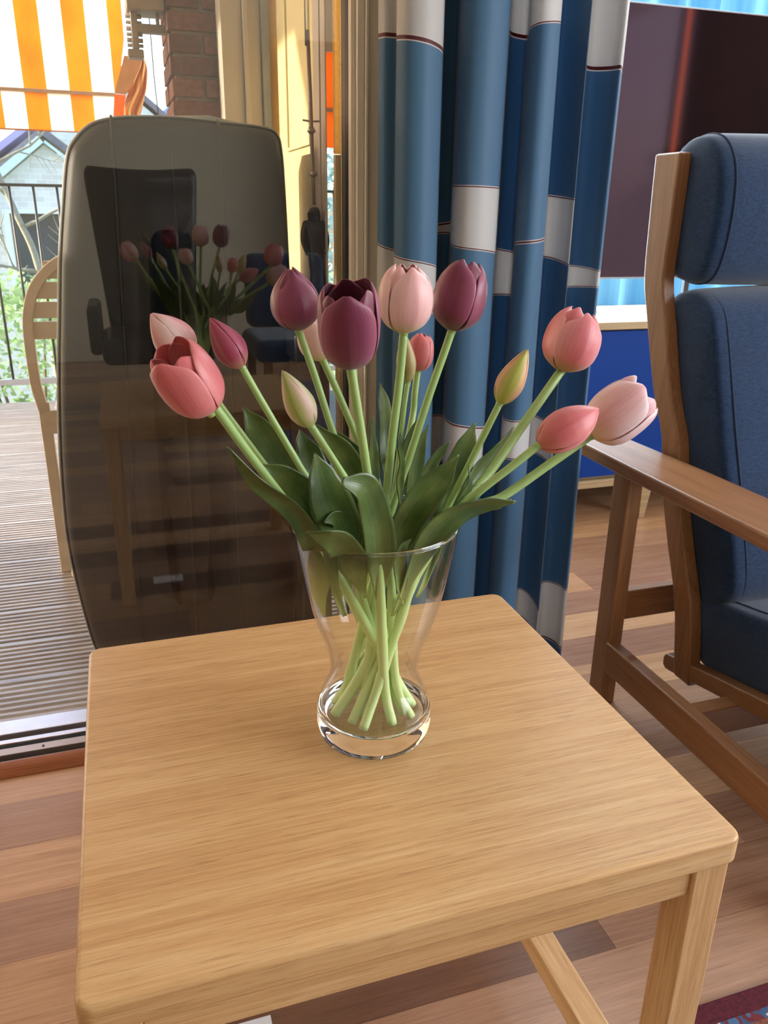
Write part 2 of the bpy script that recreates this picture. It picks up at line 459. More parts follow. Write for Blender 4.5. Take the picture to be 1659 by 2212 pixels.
# stepped post between pillar and side screen
par = empty('side_screen', (.39, 1.9, 0), 'beige stepped post and cream panel screen closing the balcony beside the brick pillar', 'screen')
MB().box((.2825, 2.112, -.055), (.332, 2.19, 2.7)).box((.332, 2.10, -.055), (.344, 2.19, 2.7)).box((.344, 2.112, -.055), (.374, 2.19, 2.7)).build('post', M['grey_paint'], par, bevel=.002)
box('grey_post', (.374, 2.10, -.055), (.393, 2.19, 2.7), plain('blue_grey_paint', srgb(140, 140, 138), .5), par, .002)
box('frosted_pane', (.405, 2.075, .10), (.411, 2.19, 2.55), M['frosted'], par)
box('panel', (.405, 1.70, -.05), (.411, 2.075, 2.6), plain('cream_yellow_panel', srgb(214, 198, 148), .5, var=.02), par, .001)
pm = MB()
pm.box((.4, 1.745, 1.155), (.4055, 1.972, 1.163)).box((.4, 1.964, 1.163), (.4055, 1.972, 2.3)).box((.4, 1.745, 1.163), (.4055, 1.753, 2.3))
pm.build('moulding', plain('cream_yellow_moulding', srgb(214, 198, 148), .5, var=.02), par, bevel=.002)
MB().box((.400, 1.606, -.05), (.403, 1.70, 2.6)).box((.397, 1.64, -.05), (.4005, 1.655, 2.6)).build('frame_post', M['grey_paint'], par, bevel=.001)
box('jamb_sunlit', (.4035, 1.545, 1.128), (.4235, 1.56, 2.4), M['frosted'], par)  # upper jamb: the sun on it is put into the gold colour
box('jamb_shaded', (.4035, 1.545, -.055), (.4235, 1.56, 1.126), plain('jamb_shade_olive', srgb(172, 146, 96), .5, var=.03), par)  # same jamb below the sun line, its shade painted in as olive
oc = empty('awning_reflection', (.60, 2.30, 1.0), 'added flat orange strip imitating the awning reflection in the narrow slot beside the door frame', 'reflection stand-in')  # added strip standing in for the awning mirrored in the side glass
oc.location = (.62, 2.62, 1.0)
ocm = NT('awning_orange'); ocm.set(Base_Color=srgb(255, 158, 40), Roughness=.7)
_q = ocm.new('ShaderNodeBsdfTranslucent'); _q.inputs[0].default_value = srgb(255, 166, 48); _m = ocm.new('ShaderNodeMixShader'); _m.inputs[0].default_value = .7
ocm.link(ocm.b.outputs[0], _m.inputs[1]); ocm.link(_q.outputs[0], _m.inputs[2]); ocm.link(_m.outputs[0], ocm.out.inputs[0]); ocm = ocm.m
box('lower_orange', (.628, 2.60, 1.211), (.70, 2.612, 1.309), ocm, oc)
box('upper_orange', (.628, 2.60, 1.320), (.70, 2.612, 1.467), ocm, oc, .004)
box('head_board', (.626, 2.60, 1.469), (.712, 2.618, 2.55), M['grey_paint'], oc, .002)
box('grey_band', (.626, 2.604, 1.307), (.70, 2.616, 1.322), M['grey_paint'], oc)
MB().tube([(.702, 2.606, -.06), (.702, 2.606, 1.48)], .008, 8).build('pole', M['alu'], oc, True)
# hanging rod with the small bronze figure
rod = empty('hanging_rod', (.3695, 1.62, 2.3), 'thin grey jointed rod hanging against the cream panel above the dark figurine', 'rod')
MB().tube([(.3725, 1.62, 1.335), (.376, 1.62, 1.20), (.378, 1.62, 1.10), (.3795, 1.62, 1.04)], [.0035, .0042, .0036, .003], 10).build('lower_rod', plain('dull_rod', srgb(134, 118, 108), .4, metal=.4), rod, True)
MB().tube([(.364, 1.62, 2.35), (.3685, 1.62, 1.31)], .0016, 8).build('cord', M['alu'], rod, True)
for zz, xx in ((1.165, .3765), (1.09, .3785)): MB().tube([(xx, 1.62, zz), (xx, 1.62, zz+.004), (xx, 1.62, zz+.012)], [.004, .0085, .0045], 12).build('joint', M['alu_dark'], rod, True)
MB().tube([(.360, 1.62, 1.188), (.377, 1.62, 1.186), (.392, 1.62, 1.187)], .0018, 6).build('cross_pin', M['alu_dark'], rod, True)
fg = empty('figurine', (.37, 1.66, .70), 'slim dark bronze standing figurine in front of the cream panel', 'statue')
sk = bpy.data.meshes.new('body')
J = {'hip': (.384, 1.66, .885, .019), 'waist': (.380, 1.66, .925, .015), 'chest': (.378, 1.66, .962, .020), 'neck': (.380, 1.66, .992, .0085), 'head': (.381, 1.66, 1.018, .0145), 'crown': (.381, 1.66, 1.036, .011),
     'shl': (.362, 1.66, .984, .009), 'ell': (.357, 1.655, .935, .0065), 'hal': (.366, 1.65, .893, .0055), 'shr': (.398, 1.66, .984, .009), 'elr': (.405, 1.66, .935, .0065), 'har': (.399, 1.65, .895, .0055),
     'knl': (.380, 1.66, .80, .013), 'anl': (.381, 1.66, .72, .008), 'tol': (.378, 1.635, .703, .007), 'knr': (.392, 1.66, .80, .013), 'anr': (.392, 1.66, .72, .008), 'tor': (.392, 1.635, .703, .007)}
J = {n: (x, y-.035, .826+(z-.703)*.635, r*(.9 if n in ('crown', 'head', 'neck') else 1)) for n, (x, y, z, r) in J.items()}
names = list(J); E_ = [('hip', 'waist'), ('waist', 'chest'), ('chest', 'neck'), ('neck', 'head'), ('head', 'crown'), ('chest', 'shl'), ('shl', 'ell'), ('ell', 'hal'), ('chest', 'shr'), ('shr', 'elr'), ('elr', 'har'),
      ('hip', 'knl'), ('knl', 'anl'), ('anl', 'tol'), ('hip', 'knr'), ('knr', 'anr'), ('anr', 'tor')]
sk.from_pydata([(J[n][0]-.37, J[n][1]-1.66, J[n][2]-.70) for n in names], [(names.index(a), names.index(b)) for a, b in E_], [])
sk.materials.append(M['statue']); so = bpy.data.objects.new('body', sk); link(so, fg)
md = so.modifiers.new('skin', 'SKIN')
for i, n in enumerate(names): sk.skin_vertices[0].data[i].radius = (J[n][3], J[n][3]); sk.skin_vertices[0].data[i].use_root = n == 'hip'
so.modifiers.new('sub', 'SUBSURF').render_levels = 2
for p in so.data.polygons: p.use_smooth = True
MB().lathe([(.016, 0), (.016, .012), (.012, .018)], (.379, 1.622, .8065), 24).build('base', M['statue'], fg, True)
pl = empty('dark_plinth', (.37, 1.68, 0), 'tall dark planter box carrying the bronze figurine at the glass door', 'planter')
dkp = plain('charcoal_planter', srgb(38, 36, 38), .5, var=.08)
MB().box((.328, 1.575, -.001), (.396, 1.660, .745)).build('box', dkp, pl, bevel=.006)
MB().box((.324, 1.571, .745), (.3965, 1.663, .80)).build('rim', dkp, pl, bevel=.006)
box('soil', (.330, 1.578, .79), (.393, 1.656, .806), plain('soil', srgb(46, 34, 26), .95, var=.3, scale=120, bump=.5), pl)
lv = MB(); rl = random.Random(5)
for i in range(26):
    a = rl.uniform(0, 6.28); c = Vector((.346+rl.uniform(-.010, .012), 1.615+rl.uniform(-.02, .02), .805)); h = rl.uniform(.05, .11)
    d = Vector((math.cos(a)*.35, math.sin(a)*.5, 1)).normalized(); s_ = d.cross(Vector((0, 1, .2))).normalized()*rl.uniform(.006, .011)
    p0 = c; p1 = c+d*h*.55; p2 = c+d*h+Vector((math.cos(a)*.015, 0, -.01))
    lv.grid([[p0-s_*.3, p0+s_*.3], [p1-s_, p1+s_], [p2-s_*.1, p2+s_*.1]])
ob = lv.build('foliage', plain('dark_foliage', srgb(44, 58, 34), .5, var=.2), pl, True); ob['kind'] = 'stuff'

def oprof(P, n=48):
    pts = [Vector((0, a, b)) for a, b in P]; pts = pts+[pts[0], pts[1], pts[2]]
    s_ = spline(pts, n*2); 
    k = len(P); tot = len(pts)-1
    out = []
    for i in range(n):
        t = 1+k*i/n; a = int(t); u = t-a; p0, p1, p2, p3 = pts[a-1], pts[a], pts[(a+1)], pts[min(a+2, tot)]
        if a+2 > tot: p3 = Vector((0, *P[(a+2) % k]))
        v = 0.5*((2*p1)+(p2-p0)*u+(2*p0-5*p1+4*p2-p3)*u*u+(3*p1-p0-3*p2+p3)*u**3); out.append((v.y, v.z))
    return out
# the padded dark cover standing outside, close to the glass
def rrect(x0, x1, z0, z1, rt, rb_, n=14):
    pts = []
    for cx, cz, r, a0 in ((x1-rt, z1-rt*.62, rt, 0), (x0+rt, z1-rt*.62, rt, 90), (x0+rb_, z0+rb_*1.5, rb_, 180), (x1-rb_, z0+rb_*1.5, rb_, 270)):
        ky = .62 if a0 < 180 else 1.5
        for i in range(n+1):
            a = R(a0+90*i/n)
            c, s_ = math.cos(a), math.sin(a)
            e = .8
            pts.append((cx+r*math.copysign(abs(c)**e, c), cz+r*ky*math.copysign(abs(s_)**e, s_)))
    return pts
cv = empty('furniture_cover', (.10, 1.74, 0), 'tall rounded dark grey vinyl cover with vertical seams behind the glass door', 'cover')
CX0, CX1, CZ0, CZ1 = -.150, .345, -.002, 1.188
COV = [(.144, 1.188), (.06, 1.186), (.013, 1.180), (-.017, 1.169), (-.042, 1.148), (-.062, 1.116), (-.080, 1.028), (-.097, .93), (-.112, .817), (-.124, .727), (-.139, .586), (-.148, .456), (-.150, .351), (-.142, .235), (-.126, .105), (-.105, .035), (-.075, .004), (-.03, -.002), (.10, -.002), (.24, -.002), (.29, .003), (.325, .03), (.338, .10), (.343, .235), (.345, .45), (.345, .75), (.342, .95), (.338, 1.09), (.335, 1.138), (.329, 1.164), (.308, 1.177), (.233, 1.183)]
def cover_outline(t, n=15):
    base = oprof(COV, 128)
    return [(.10+(x-.10)*(1-t/.24), .59+(z-.59)*(1-t/.59)) for x, z in base]
cm_ = MB()
rings = [(.0, 1.72), (.004, 1.703), (.016, 1.692), (.040, 1.683), (.09, 1.676), (.15, 1.673), (.20, 1.672)]
base_ = cover_outline(0); ccx = (CX0+CX1)/2; ccz = (CZ0+CZ1)/2
def shrink(p, t):
    x, z = p; hx = (CX1-CX0)/2; hz = (CZ1-CZ0)/2
    return (ccx+(x-ccx)*(1-t/hx*.98), ccz+(z-ccz)*(1-t/hz*.98))
N = len(base_)
Rr = [[(*[shrink(p, t)[0]], yv, shrink(p, t)[1]) for p in base_] for t, yv in rings]
back = [[(shrink(p, t)[0], yv, shrink(p, t)[1]) for p in base_] for t, yv in ((0, 1.86), (.02, 1.90))]
allr = [Rr[-1-i] for i in range(len(Rr))] + back
n0 = 0
for row_ in allr: cm_.v += [Vector(p) for p in row_]
for i in range(len(allr)-1):
    for j in range(N):
        q = (j+1) % N; cm_.face((i*N+j, i*N+q, (i+1)*N+q, (i+1)*N+j))
cm_.face(list(range(N))); cm_.face([(len(allr)-1)*N+j for j in range(N)][::-1])
cm_.build('shell', M['cover'], cv, True)
edge = [(x, 1.716, z) for x, z in cover_outline(-.0015)]; edge.append(edge[0]); 
MB().tube(edge, .0022, 8, cap=False).build('edge_binding', M['black'], cv, True)
edge2 = [(x, 1.728, z) for x, z in cover_outline(-.003)]; edge2.append(edge2[0])
MB().tube(edge2, .0042, 8, cap=False).build('piping', M['cover_edge'], cv, True)
def front_y(x, z):
    hx = (CX1-CX0)/2; t = hx-abs(x-ccx); t2 = (CZ1-z)*.8
    t = min(t, t2)
    for (a, ya), (b, yb_) in zip(rings, rings[1:]):
        if t <= b: return ya+(yb_-ya)*(t-a)/(b-a)
    return rings[-1][1]
for sx in (.020, .125, .215):
    pts = []
    for i in range(40):
        zz = .10 + (CZ1-.004-.10)*i/39
        xx = sx - (.30-sx)*.16*(1-zz/CZ1)
        pts.append((xx, front_y(xx, zz)-.0006, zz))
    pts += [(pts[-1][0], 1.72, CZ1+.001), (pts[-1][0], 1.85, CZ1+.001)]
    MB().tube(pts, .0028, 6).build('seam', M['black'], cv, True)
MB().tube([(.13, 1.74, CZ1+.004), (.20, 1.74, CZ1+.006), (.27, 1.74, CZ1-.004)], [.004, .006, .004], 8).build('top_fold', M['cover_edge'], cv, True)

# beige folding chair on the deck
gc = empty('folding_chair', (-.02, 2.36, 0), 'beige painted wooden folding chair with a rounded slatted back on the sunny deck', 'chair')
def chair_pt(x, z): return (x, 2.40, z)
hoop = [(-.228, .487), (-.240, .56), (-.242, .64), (-.240, .72), (-.232, .77), (-.214, .82), (-.185, .858), (-.150, .888), (-.10, .912), (-.03, .925), (.04, .912), (.09, .888), (.125, .858), (.154, .82), (.172, .77), (.180, .72), (.182, .64), (.180, .56), (.168, .487)]
hp = spline([chair_pt(x, z) for x, z in hoop], 60)
def ribbon(mb, pts, w, d):
    """rectangular section: w across (in plane), d along Y"""
    n0 = len(mb.v)
    for i, p in enumerate(pts):
        t = (pts[min(i+1, len(pts)-1)]-pts[max(i-1, 0)]); t.y = 0; t.normalize(); nrm = Vector((t.z, 0, -t.x))
        for a, b in ((-1, -1), (1, -1), (1, 1), (-1, 1)): mb.v.append(p+nrm*w*.5*a+Vector((0, d*.5*b, 0)))
    for i in range(len(pts)-1):
        for k in range(4):
            j = (k+1) % 4; mb.face((n0+i*4+k, n0+i*4+j, n0+(i+1)*4+j, n0+(i+1)*4+k))
    mb.face((n0+3, n0+2, n0+1, n0)); e = n0+(len(pts)-1)*4; mb.face((e, e+1, e+2, e+3))
    return mb
ribbon(MB(), hp, .028, .03).build('back_hoop', M['chairwhite'], gc, bevel=.004)
for z0, z1 in ((.849, .895), (.797, .841), (.746, .789), (.690, .737)):
    half = lambda z: .205 if z < .76 else .205*math.sqrt(max(.04, 1-((z-.76)/.165)**2))
    xl = -.03-half((z0+z1)/2); xr = -.03+half((z0+z1)/2)
    y_ = 2.40
    MB().box((xl, y_-.007, z0), (xr, y_+.007, z1)).build('back_slat', M['chairwhite'], gc, bevel=.002)
for sx, ex in ((-.228, -.226), (.168, .160)):
    ribbon(MB(), [Vector((sx, 2.40, .515)), Vector((sx+(ex-sx)*.5, 2.395, .25)), Vector((ex, 2.385, -.001))], .030, .024).build('leg', M['chairwhite'], gc, bevel=.003)
for sx, ex in ((-.19, -.197), (.13, .137)):
    ribbon(MB(), [Vector((sx, 2.70, .44)), Vector(((sx+ex)/2, 2.55, .2)), Vector((ex, 2.34, .0))], .026, .024).build('leg', M['chairwhite'], gc, bevel=.003)
for i in range(7):
    y_ = 2.42+i*.052
    box('seat_slat', (-.213, y_, .452), (.153, y_+.044, .466), M['chairwhite'], gc, .002)
box('seat_rail', (-.236, 2.386, .425), (.176, 2.408, .492), M['chairwhite'], gc, .003)
MB().tube([(-.20, 2.55, .22), (.16, 2.55, .22)], .008, 8).build('stretcher', M['chairwhite'], gc, True)

# railing at the deck edge
rlg = empty('railing', (-1, 4.9, 0), 'black iron balcony railing with thin vertical bars at the deck edge', 'railing')
box('top_rail', (-3.2, 4.888, 1.128), (1.6, 4.912, 1.143), M['iron'], rlg, .002)
box('bottom_rail', (-3.2, 4.885, .085), (1.6, 4.915, .118), M['alu'], rlg, .002)
x = -.488-.117*16
while x < 1.55:
    MB().tube([(x, 4.9, .11), (x, 4.9, 1.130)], .0072, 8).build('bar', M['iron'], rlg, True); x += .117
# striped awning hanging down in front of the deck
def stripe_mat():
    t = NT('orange_striped_awning'); 
    tc = t.new('ShaderNodeTexCoord'); sp = t.new('ShaderNodeSeparateXYZ'); t.link(tc.outputs['Object'], sp.inputs[0])
    f = t.math('FRACT', t.math('MULTIPLY', t.math('ADD', sp.outputs[0], .245+.1525*40), 1/.1525))
    k = t.math('GREATER_THAN', f, .5)
    v = t.coords('Object', (4, 4, 2)); n = t.noise(v, 2.5, 3)
    org = t.ramp(n, [(.3, srgb(226, 104, 0)), (.7, srgb(240, 134, 6))])
    c = t.mix(k, org, srgb(250, 244, 232))
    t.n.remove(t.b)
    d = t.new('ShaderNodeBsdfDiffuse'); tr = t.new('ShaderNodeBsdfTranslucent'); mx = t.new('ShaderNodeMixShader'); mx.inputs[0].default_value = .62
    t.link(c, d.inputs[0]); t.link(c, tr.inputs[0]); t.link(d.outputs[0], mx.inputs[1]); t.link(tr.outputs[0], mx.inputs[2]); t.link(mx.outputs[0], t.out.inputs[0])
    return t.m
M['stripe'] = stripe_mat()
aw = empty('awning', (0, 3.4, 0), 'orange and white striped awning hanging in front of the balcony', 'awning')
rows = []
for i in range(19):
    zz = 1.418+(3.0-1.418)*i/18; rows.append([(x_, 3.40-.03*(zz-1.418)+.004*math.sin(x_*9+zz*3), zz) for x_ in [ -4.0+4.088*j/70 for j in range(70)]+[.060+.050*min(1, (zz-1.418)/.14)]])
MB().grid(rows).build('fabric', M['stripe'], aw, True)
MB().grid([[(x_, 3.395+.006*math.sin(x_*14), zz) for x_ in [-4.0+4.06*j/60 for j in range(61)]] for zz in (1.288, 1.33, 1.37, 1.412)]).build('valance', M['stripe'], aw, True)
box('front_bar', (-4.0, 3.385, 1.408), (.062, 3.405, 1.420), plain('awning_bar', srgb(196, 160, 128), .4), aw, .003)
MB().tube([(-4.0, 3.395, 1.287), (.03, 3.395, 1.287)], .003, 6).build('hem_cord', plain('hem_orange', srgb(196, 110, 50), .8), aw)
# scalloped side wing and hinge hardware at the pillar end
WL = [(0.1431, 2.95, 1.4657), (0.1295, 2.95, 1.4391), (0.1128, 2.95, 1.4097), (0.0987, 2.95, 1.379), (0.0849, 2.95, 1.3521), (0.0766, 2.95, 1.3253), (0.0768, 2.95, 1.2974)]
WR = [(0.1517, 2.99, 1.4824), (0.1596, 2.99, 1.4594), (0.1588, 2.99, 1.4331), (0.1524, 2.99, 1.3931), (0.1422, 2.99, 1.3592), (0.1304, 2.99, 1.325), (0.1263, 2.99, 1.3113)]
wl_, wr_ = spline(WL, 24), spline(WR, 24)
def wing_mat():
    t = NT('striped_side_wing'); uv = t.new('ShaderNodeUVMap'); sp = t.new('ShaderNodeSeparateXYZ'); t.link(uv.outputs[0], sp.inputs[0])
    w = t.math('ADD', t.math('MULTIPLY', sp.outputs[0], 3.6), t.math('MULTIPLY', t.math('SINE', t.math('MULTIPLY', sp.outputs[1], 9.0)), .22))
    k = t.math('GREATER_THAN', t.math('FRACT', t.math('ADD', w, t.math('MULTIPLY', sp.outputs[1], .6))), .52)
    t.set(Base_Color=t.mix(k, srgb(224, 118, 34), srgb(250, 206, 130)), Roughness=.8); return t.m
G_ = []; U_ = []
for i in range(24):
    G_.append([wl_[i].lerp(wr_[i], j/12)+Vector((0, -.012*math.sin(j*.9+i*.25), 0)) for j in range(13)]); U_.append([(j/12, i/23) for j in range(13)])
MB().grid(G_, U_).build('side_wing', wing_mat(), aw, True, solid=.002)
def flat(pts, name, mat):
    mb = MB(); n_ = len(pts); mb.v += [Vector(p) for p in pts]+[Vector(p)+Vector((0, .004, 0)) for p in pts]
    mb.face(range(n_)); mb.face(list(range(n_, 2*n_))[::-1])
    for i in range(n_): mb.face((i, (i+1) % n_, n_+(i+1) % n_, n_+i))
    return mb.build(name, mat, aw)
flat([(0.0906, 2.93, 1.4723), (0.1473, 2.93, 1.4732), (0.1328, 2.93, 1.4366), (0.1047, 2.93, 1.3887), (0.0857, 2.93, 1.3643), (0.0512, 2.93, 1.3665)], 'side_wing_panel', plain('peach_canvas', srgb(232, 168, 112), .8))
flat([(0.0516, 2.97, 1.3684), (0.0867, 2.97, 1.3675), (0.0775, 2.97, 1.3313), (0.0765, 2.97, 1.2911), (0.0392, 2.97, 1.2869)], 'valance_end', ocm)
hw = plain('beige_hardware', srgb(150, 132, 116), .5)
box('cassette', (.083, 2.22, 1.463), (.170, 2.32, 2.1), hw, aw, .004)
box('bracket_arm', (.104, 2.25, 1.422), (.176, 2.28, 1.440), hw, aw, .002)
box('hinge', (.091, 2.25, 1.384), (.107, 2.28, 1.465), hw, aw, .003)
box('hinge_plate', (.079, 2.245, 1.366), (.116, 2.285, 1.385), hw, aw, .003)
box('strap', (.150, 2.25, 1.436), (.158, 2.28, 1.47), hw, aw, .002)
for i, zz in enumerate((1.455, 1.442, 1.429, 1.417, 1.405, 1.394)):
    MB().tube([(.080, 2.262, zz), (.117, 2.262, zz)], .0042 if i % 2 else .0054, 10).build('hinge_knuckle', hw, aw, True)
MB().lathe([(.0, 0), (.024, 0), (.024, .012), (.0, .014)], (.062, 3.36, 1.262), 20).build('end_cap', plain('end_cap_white', srgb(220, 220, 215), .4), aw, True)
cb = MB().tube([(.146, 2.5, 2.2), (.150, 2.5, 1.36), (.153, 2.5, 1.28), (.155, 2.5, 1.0), (.156, 2.5, 0.0)], .0016, 6).build('hanging_cable', plain('cable_black', srgb(40, 34, 34), .6), None, True)
tag(cb, 'thin dark cable hanging in the bright gap beside the brick pillar', 'cable')

# garden behind: hedge, bare tree, houses
leafc = []
def foliage_mat(name, a, b, tr=.35):
    t = NT(name); v = t.coords('Object'); n = t.noise(v, 9, 3)
    c = t.ramp(n, [(.3, a), (.65, b)]); t.n.remove(t.b)
    d = t.new('ShaderNodeBsdfDiffuse'); q = t.new('ShaderNodeBsdfTranslucent'); mx = t.new('ShaderNodeMixShader'); mx.inputs[0].default_value = tr
    t.link(c, d.inputs[0]); t.link(c, q.inputs[0]); t.link(d.outputs[0], mx.inputs[1]); t.link(q.outputs[0], mx.inputs[2]); t.link(mx.outputs[0], t.out.inputs[0])
    return t.m
M['leafA'] = foliage_mat('hedge_green', srgb(112, 150, 92), srgb(170, 198, 150))
M['leafC'] = foliage_mat('evergreen', srgb(22, 34, 22), srgb(44, 60, 38), .1)
M['leafB'] = foliage_mat('pale_shrub_green', srgb(136, 170, 140), srgb(196, 214, 196))
def shrub(label, c, r, n, mat, ls, seed, group):
    rs = random.Random(seed); root = empty('shrub', (c[0], c[1], c[2]-r[2]), label, 'shrub', group)
    mb = MB()
    for i in range(n):
        a = rs.uniform(0, 6.283); ct = rs.uniform(-1, 1); rad = rs.uniform(.55, 1)**.5; s_ = math.sqrt(1-ct*ct)
        p = Vector((c[0]+r[0]*rad*s_*math.cos(a), c[1]+r[1]*rad*s_*math.sin(a), c[2]+r[2]*rad*ct))
        d = Vector((rs.uniform(-1, 1), rs.uniform(-1, 1), rs.uniform(-.3, 1))).normalized(); e = d.orthogonal().normalized()
        e = (Quaternion(d, rs.uniform(0, 6)) @ e); L_ = ls*rs.uniform(.7, 1.3)
        k = len(mb.v); mb.v += [p, p+d*L_*.5+e*L_*.28, p+d*L_, p+d*L_*.5-e*L_*.28]; mb.face((k, k+1, k+2, k+3))
    o = mb.build('foliage', mat, root); o['kind'] = 'stuff'
    st = MB()
    for i in range(7):
        a = rs.uniform(0, 6.28); b0 = Vector((c[0], c[1], c[2]-r[2])); st.tube([b0, b0+Vector((math.cos(a)*r[0]*.3, math.sin(a)*r[1]*.3, r[2])), b0+Vector((math.cos(a)*r[0]*.6, math.sin(a)*r[1]*.6, r[2]*1.7))], [.02, .013, .005], 5)
    st.build('branches', plain('shrub_bark', srgb(120, 104, 90), .8), root)
    return root
shrub('tall leafy hedge shrub behind the railing, below the white house', (-.62, 5.75, -.35), (.75, .5, 1.0), 5200, M['leafA'], .055, 1, 'shrubs behind the railing')
shrub('pale green shrub behind the railing, further left', (-2.3, 5.9, -.30), (.8, .5, .95), 3600, M['leafB'], .06, 2, 'shrubs behind the railing')
shrub('leafy shrub hidden mostly behind the dark cover', (1.05, 5.8, -.30), (.85, .5, 1.1), 3600, M['leafB'], .06, 3, 'shrubs behind the railing')
shrub('blue green conifer glimpsed through the slot under the orange strip', (2.35, 9.2, -.55), (.9, .6, 2.5), 5200, foliage_mat('conifer', srgb(112, 148, 150), srgb(170, 196, 200)), .09, 4, 'shrubs behind the railing')
bt = empty('bare_tree', (-1.0, 9.0, -3), 'leafless pale-barked tree in front of the white gabled house', 'tree')
bark = plain('pale_bark', srgb(138, 134, 118), .85, var=.15)
rs = random.Random(9)
def branch(p, d, L_, r, depth, mb):
    n_ = 7; pts = [Vector(p)]
    for i in range(n_):
        d = (d+Vector((rs.uniform(-.22, .22), rs.uniform(-.2, .2), rs.uniform(-.12, .16)))).normalized(); pts.append(pts[-1]+d*L_/n_)
    mb.tube(pts, [r*(1-.75*i/n_) for i in range(n_+1)], 6)
    if depth > 0:
        for i in range(2, n_+1):
            if rs.random() < .85:
                q = Quaternion(Vector((0, 1, 0)), rs.choice((-1, 1))*rs.uniform(.5, 1.1)) @ d
                branch(pts[i], (q+Vector((0, rs.uniform(-.4, .4), 0))).normalized(), L_*rs.uniform(.35, .6), r*.5, depth-1, mb)
tm = MB().tube(spline([(-.62, 9.0, -3), (-.66, 9.0, -1.0), (-.72, 9.0, .4), (-.86, 9.0, .95), (-1.05, 9.0, 1.55), (-1.25, 9, 2.2)], 30), lerp_list([.06, .05, .032, .028, .024, .014], 30), 8)
tm.build('trunk', bark, bt, True)
brm = MB()
for p, d, L_, r in (((-.72, 9, .42), (-.9, 0, .2), .8, .022), ((-.70, 9, .30), (.9, 0, .35), .8, .02), ((-.80, 9, .85), (.9, 0, .5), .9, .02), ((-1.0, 9, 1.4), (.8, 0, .3), .9, .016), ((-.9, 9, 1.1), (-.8, 0, .6), .8, .016), ((-.68, 9, .1), (-.8, 0, -.1), .7, .018), ((-.66, 9, .0), (.8, 0, .1), .6, .018), ((-1.1, 9, 1.7), (.7, 0, .7), .9, .014)):
    branch(p, Vector(d).normalized(), L_, r, 2, brm)
brm.build('branches', bark, bt, True)
hs = empty('white_house', (-1, 14.5, -3.2), 'white brick house with a steep gable and a dark window behind the garden', 'house')
def brick_far(name, a, b, mortar, sc_):
    t = NT(name); v = t.coords('Object', (1, 1, 1), (R(90), 0, 0)); br = t.new('ShaderNodeTexBrick'); t.link(v, br.inputs[0])
    br.inputs['Scale'].default_value = sc_; br.inputs['Color1'].default_value = a; br.inputs['Color2'].default_value = b; br.inputs['Mortar'].default_value = mortar; br.inputs['Mortar Size'].default_value = .012
    t.set(Base_Color=br.outputs[0], Roughness=.9); return t.m
M['wbrick'] = brick_far('white_painted_brick', srgb(206, 204, 204), srgb(190, 186, 184), srgb(214, 214, 212), 3.2)
g = MB()
g.prism([(-2.3, -3.2), (-1.49, -3.2), (-1.49, .95), (-.50, .95), (-.50, -3.2), (.6, -3.2), (.6, .8), (-.83, 1.90), (-2.3, .75)], 1, 14.0, 14.25)
g.box((-1.49, 14.0, -3.2), (-.5, 14.25, -.10)); g.build('gable_wall', M['wbrick'], hs)
roofm = plain('dark_roof_tiles', srgb(104, 100, 110), .8, var=.15, scale=14)
barge = plain('pale_blue_bargeboard', srgb(186, 206, 214), .5)
def slope(p, q, y0, y1, th):
    (x0, z0), (x1, z1) = p, q; d = Vector((x1-x0, 0, z1-z0)).normalized(); n_ = Vector((-d.z, 0, d.x))*th
    if n_.z < 0: n_ = -n_
    mb = MB(); A_ = Vector((x0, 0, z0)); B_ = Vector((x1, 0, z1))
    mb.v += [Vector((p_.x, yv, p_.z)) for yv in (y0, y1) for p_ in (A_, B_, B_+n_, A_+n_)]
    for f in ((0,1,2,3), (7,6,5,4), (0,4,5,1), (1,5,6,2), (2,6,7,3), (3,7,4,0)): mb.face(f)
    return mb
slope((-2.4, .69), (-.83, 1.92), 13.86, 13.98, .11).build('bargeboard', barge, hs)
slope((-.83, 1.92), (.7, .74), 13.90, 13.98, .04).build('bargeboard', barge, hs)
slope((-2.5, .76), (-.83, 2.02), 14.0, 18, .10).build('roof', roofm, hs); slope((-.83, 2.02), (.8, .78), 14.0, 18, .10).build('roof', roofm, hs)
slope((-2.9, .95), (-.92, 2.36), 15.5, 18, .10).build('rear_roof', plain('bluish_roof', srgb(150, 148, 190), .8), hs)
fr = MB().box((-1.53, 13.93, -.14), (-1.44, 14.02, .99)).box((-1.44, 13.93, .93), (-.46, 14.02, .99)).box((-.50, 13.93, -.14), (-.46, 14.02, .93)).box((-1.44, 13.93, -.14), (-.5, 14.02, -.10))
wf = fr.build('window', plain('window_frame_white', srgb(206, 220, 222), .5), hs)
box('pane', (-1.44, 14.06, -.10), (-.5, 14.075, .93), plain('dark_window', srgb(58, 66, 74), .12, var=.2, scale=3), wf)
h2 = empty('rear_house', (.1, 19, -3.2), 'pale house with a tiled roof showing right of the white gable', 'house')
MB().prism([(-1.0, -3.2), (1.8, -3.2), (1.8, 2.2), (.3, 3.4), (-1.0, 2.5)], 1, 18.5, 22).build('wall', brick_far('pale_brick', srgb(200, 206, 204), srgb(184, 190, 188), srgb(210, 212, 210), 3), h2)
slope((-1.2, 2.4), (.3, 3.5), 18.4, 22, .1).build('roof', roofm, h2); slope((.3, 3.5), (1.9, 2.2), 18.4, 22, .1).build('roof', roofm, h2)
box('chimney', (-.95, 19, 2.4), (-.62, 19.5, 3.3), M['wbrick'], h2)
h3 = empty('blue_roofed_house', (1.6, 24, -3.2), 'distant house with a bluish roof seen in the bright gap beside the pillar', 'house')
MB().prism([(.5, -3.2), (3.6, -3.2), (3.6, 2.6), (2.1, 3.2), (.5, 2.2)], 1, 24, 28).build('wall', M['wbrick'], h3)
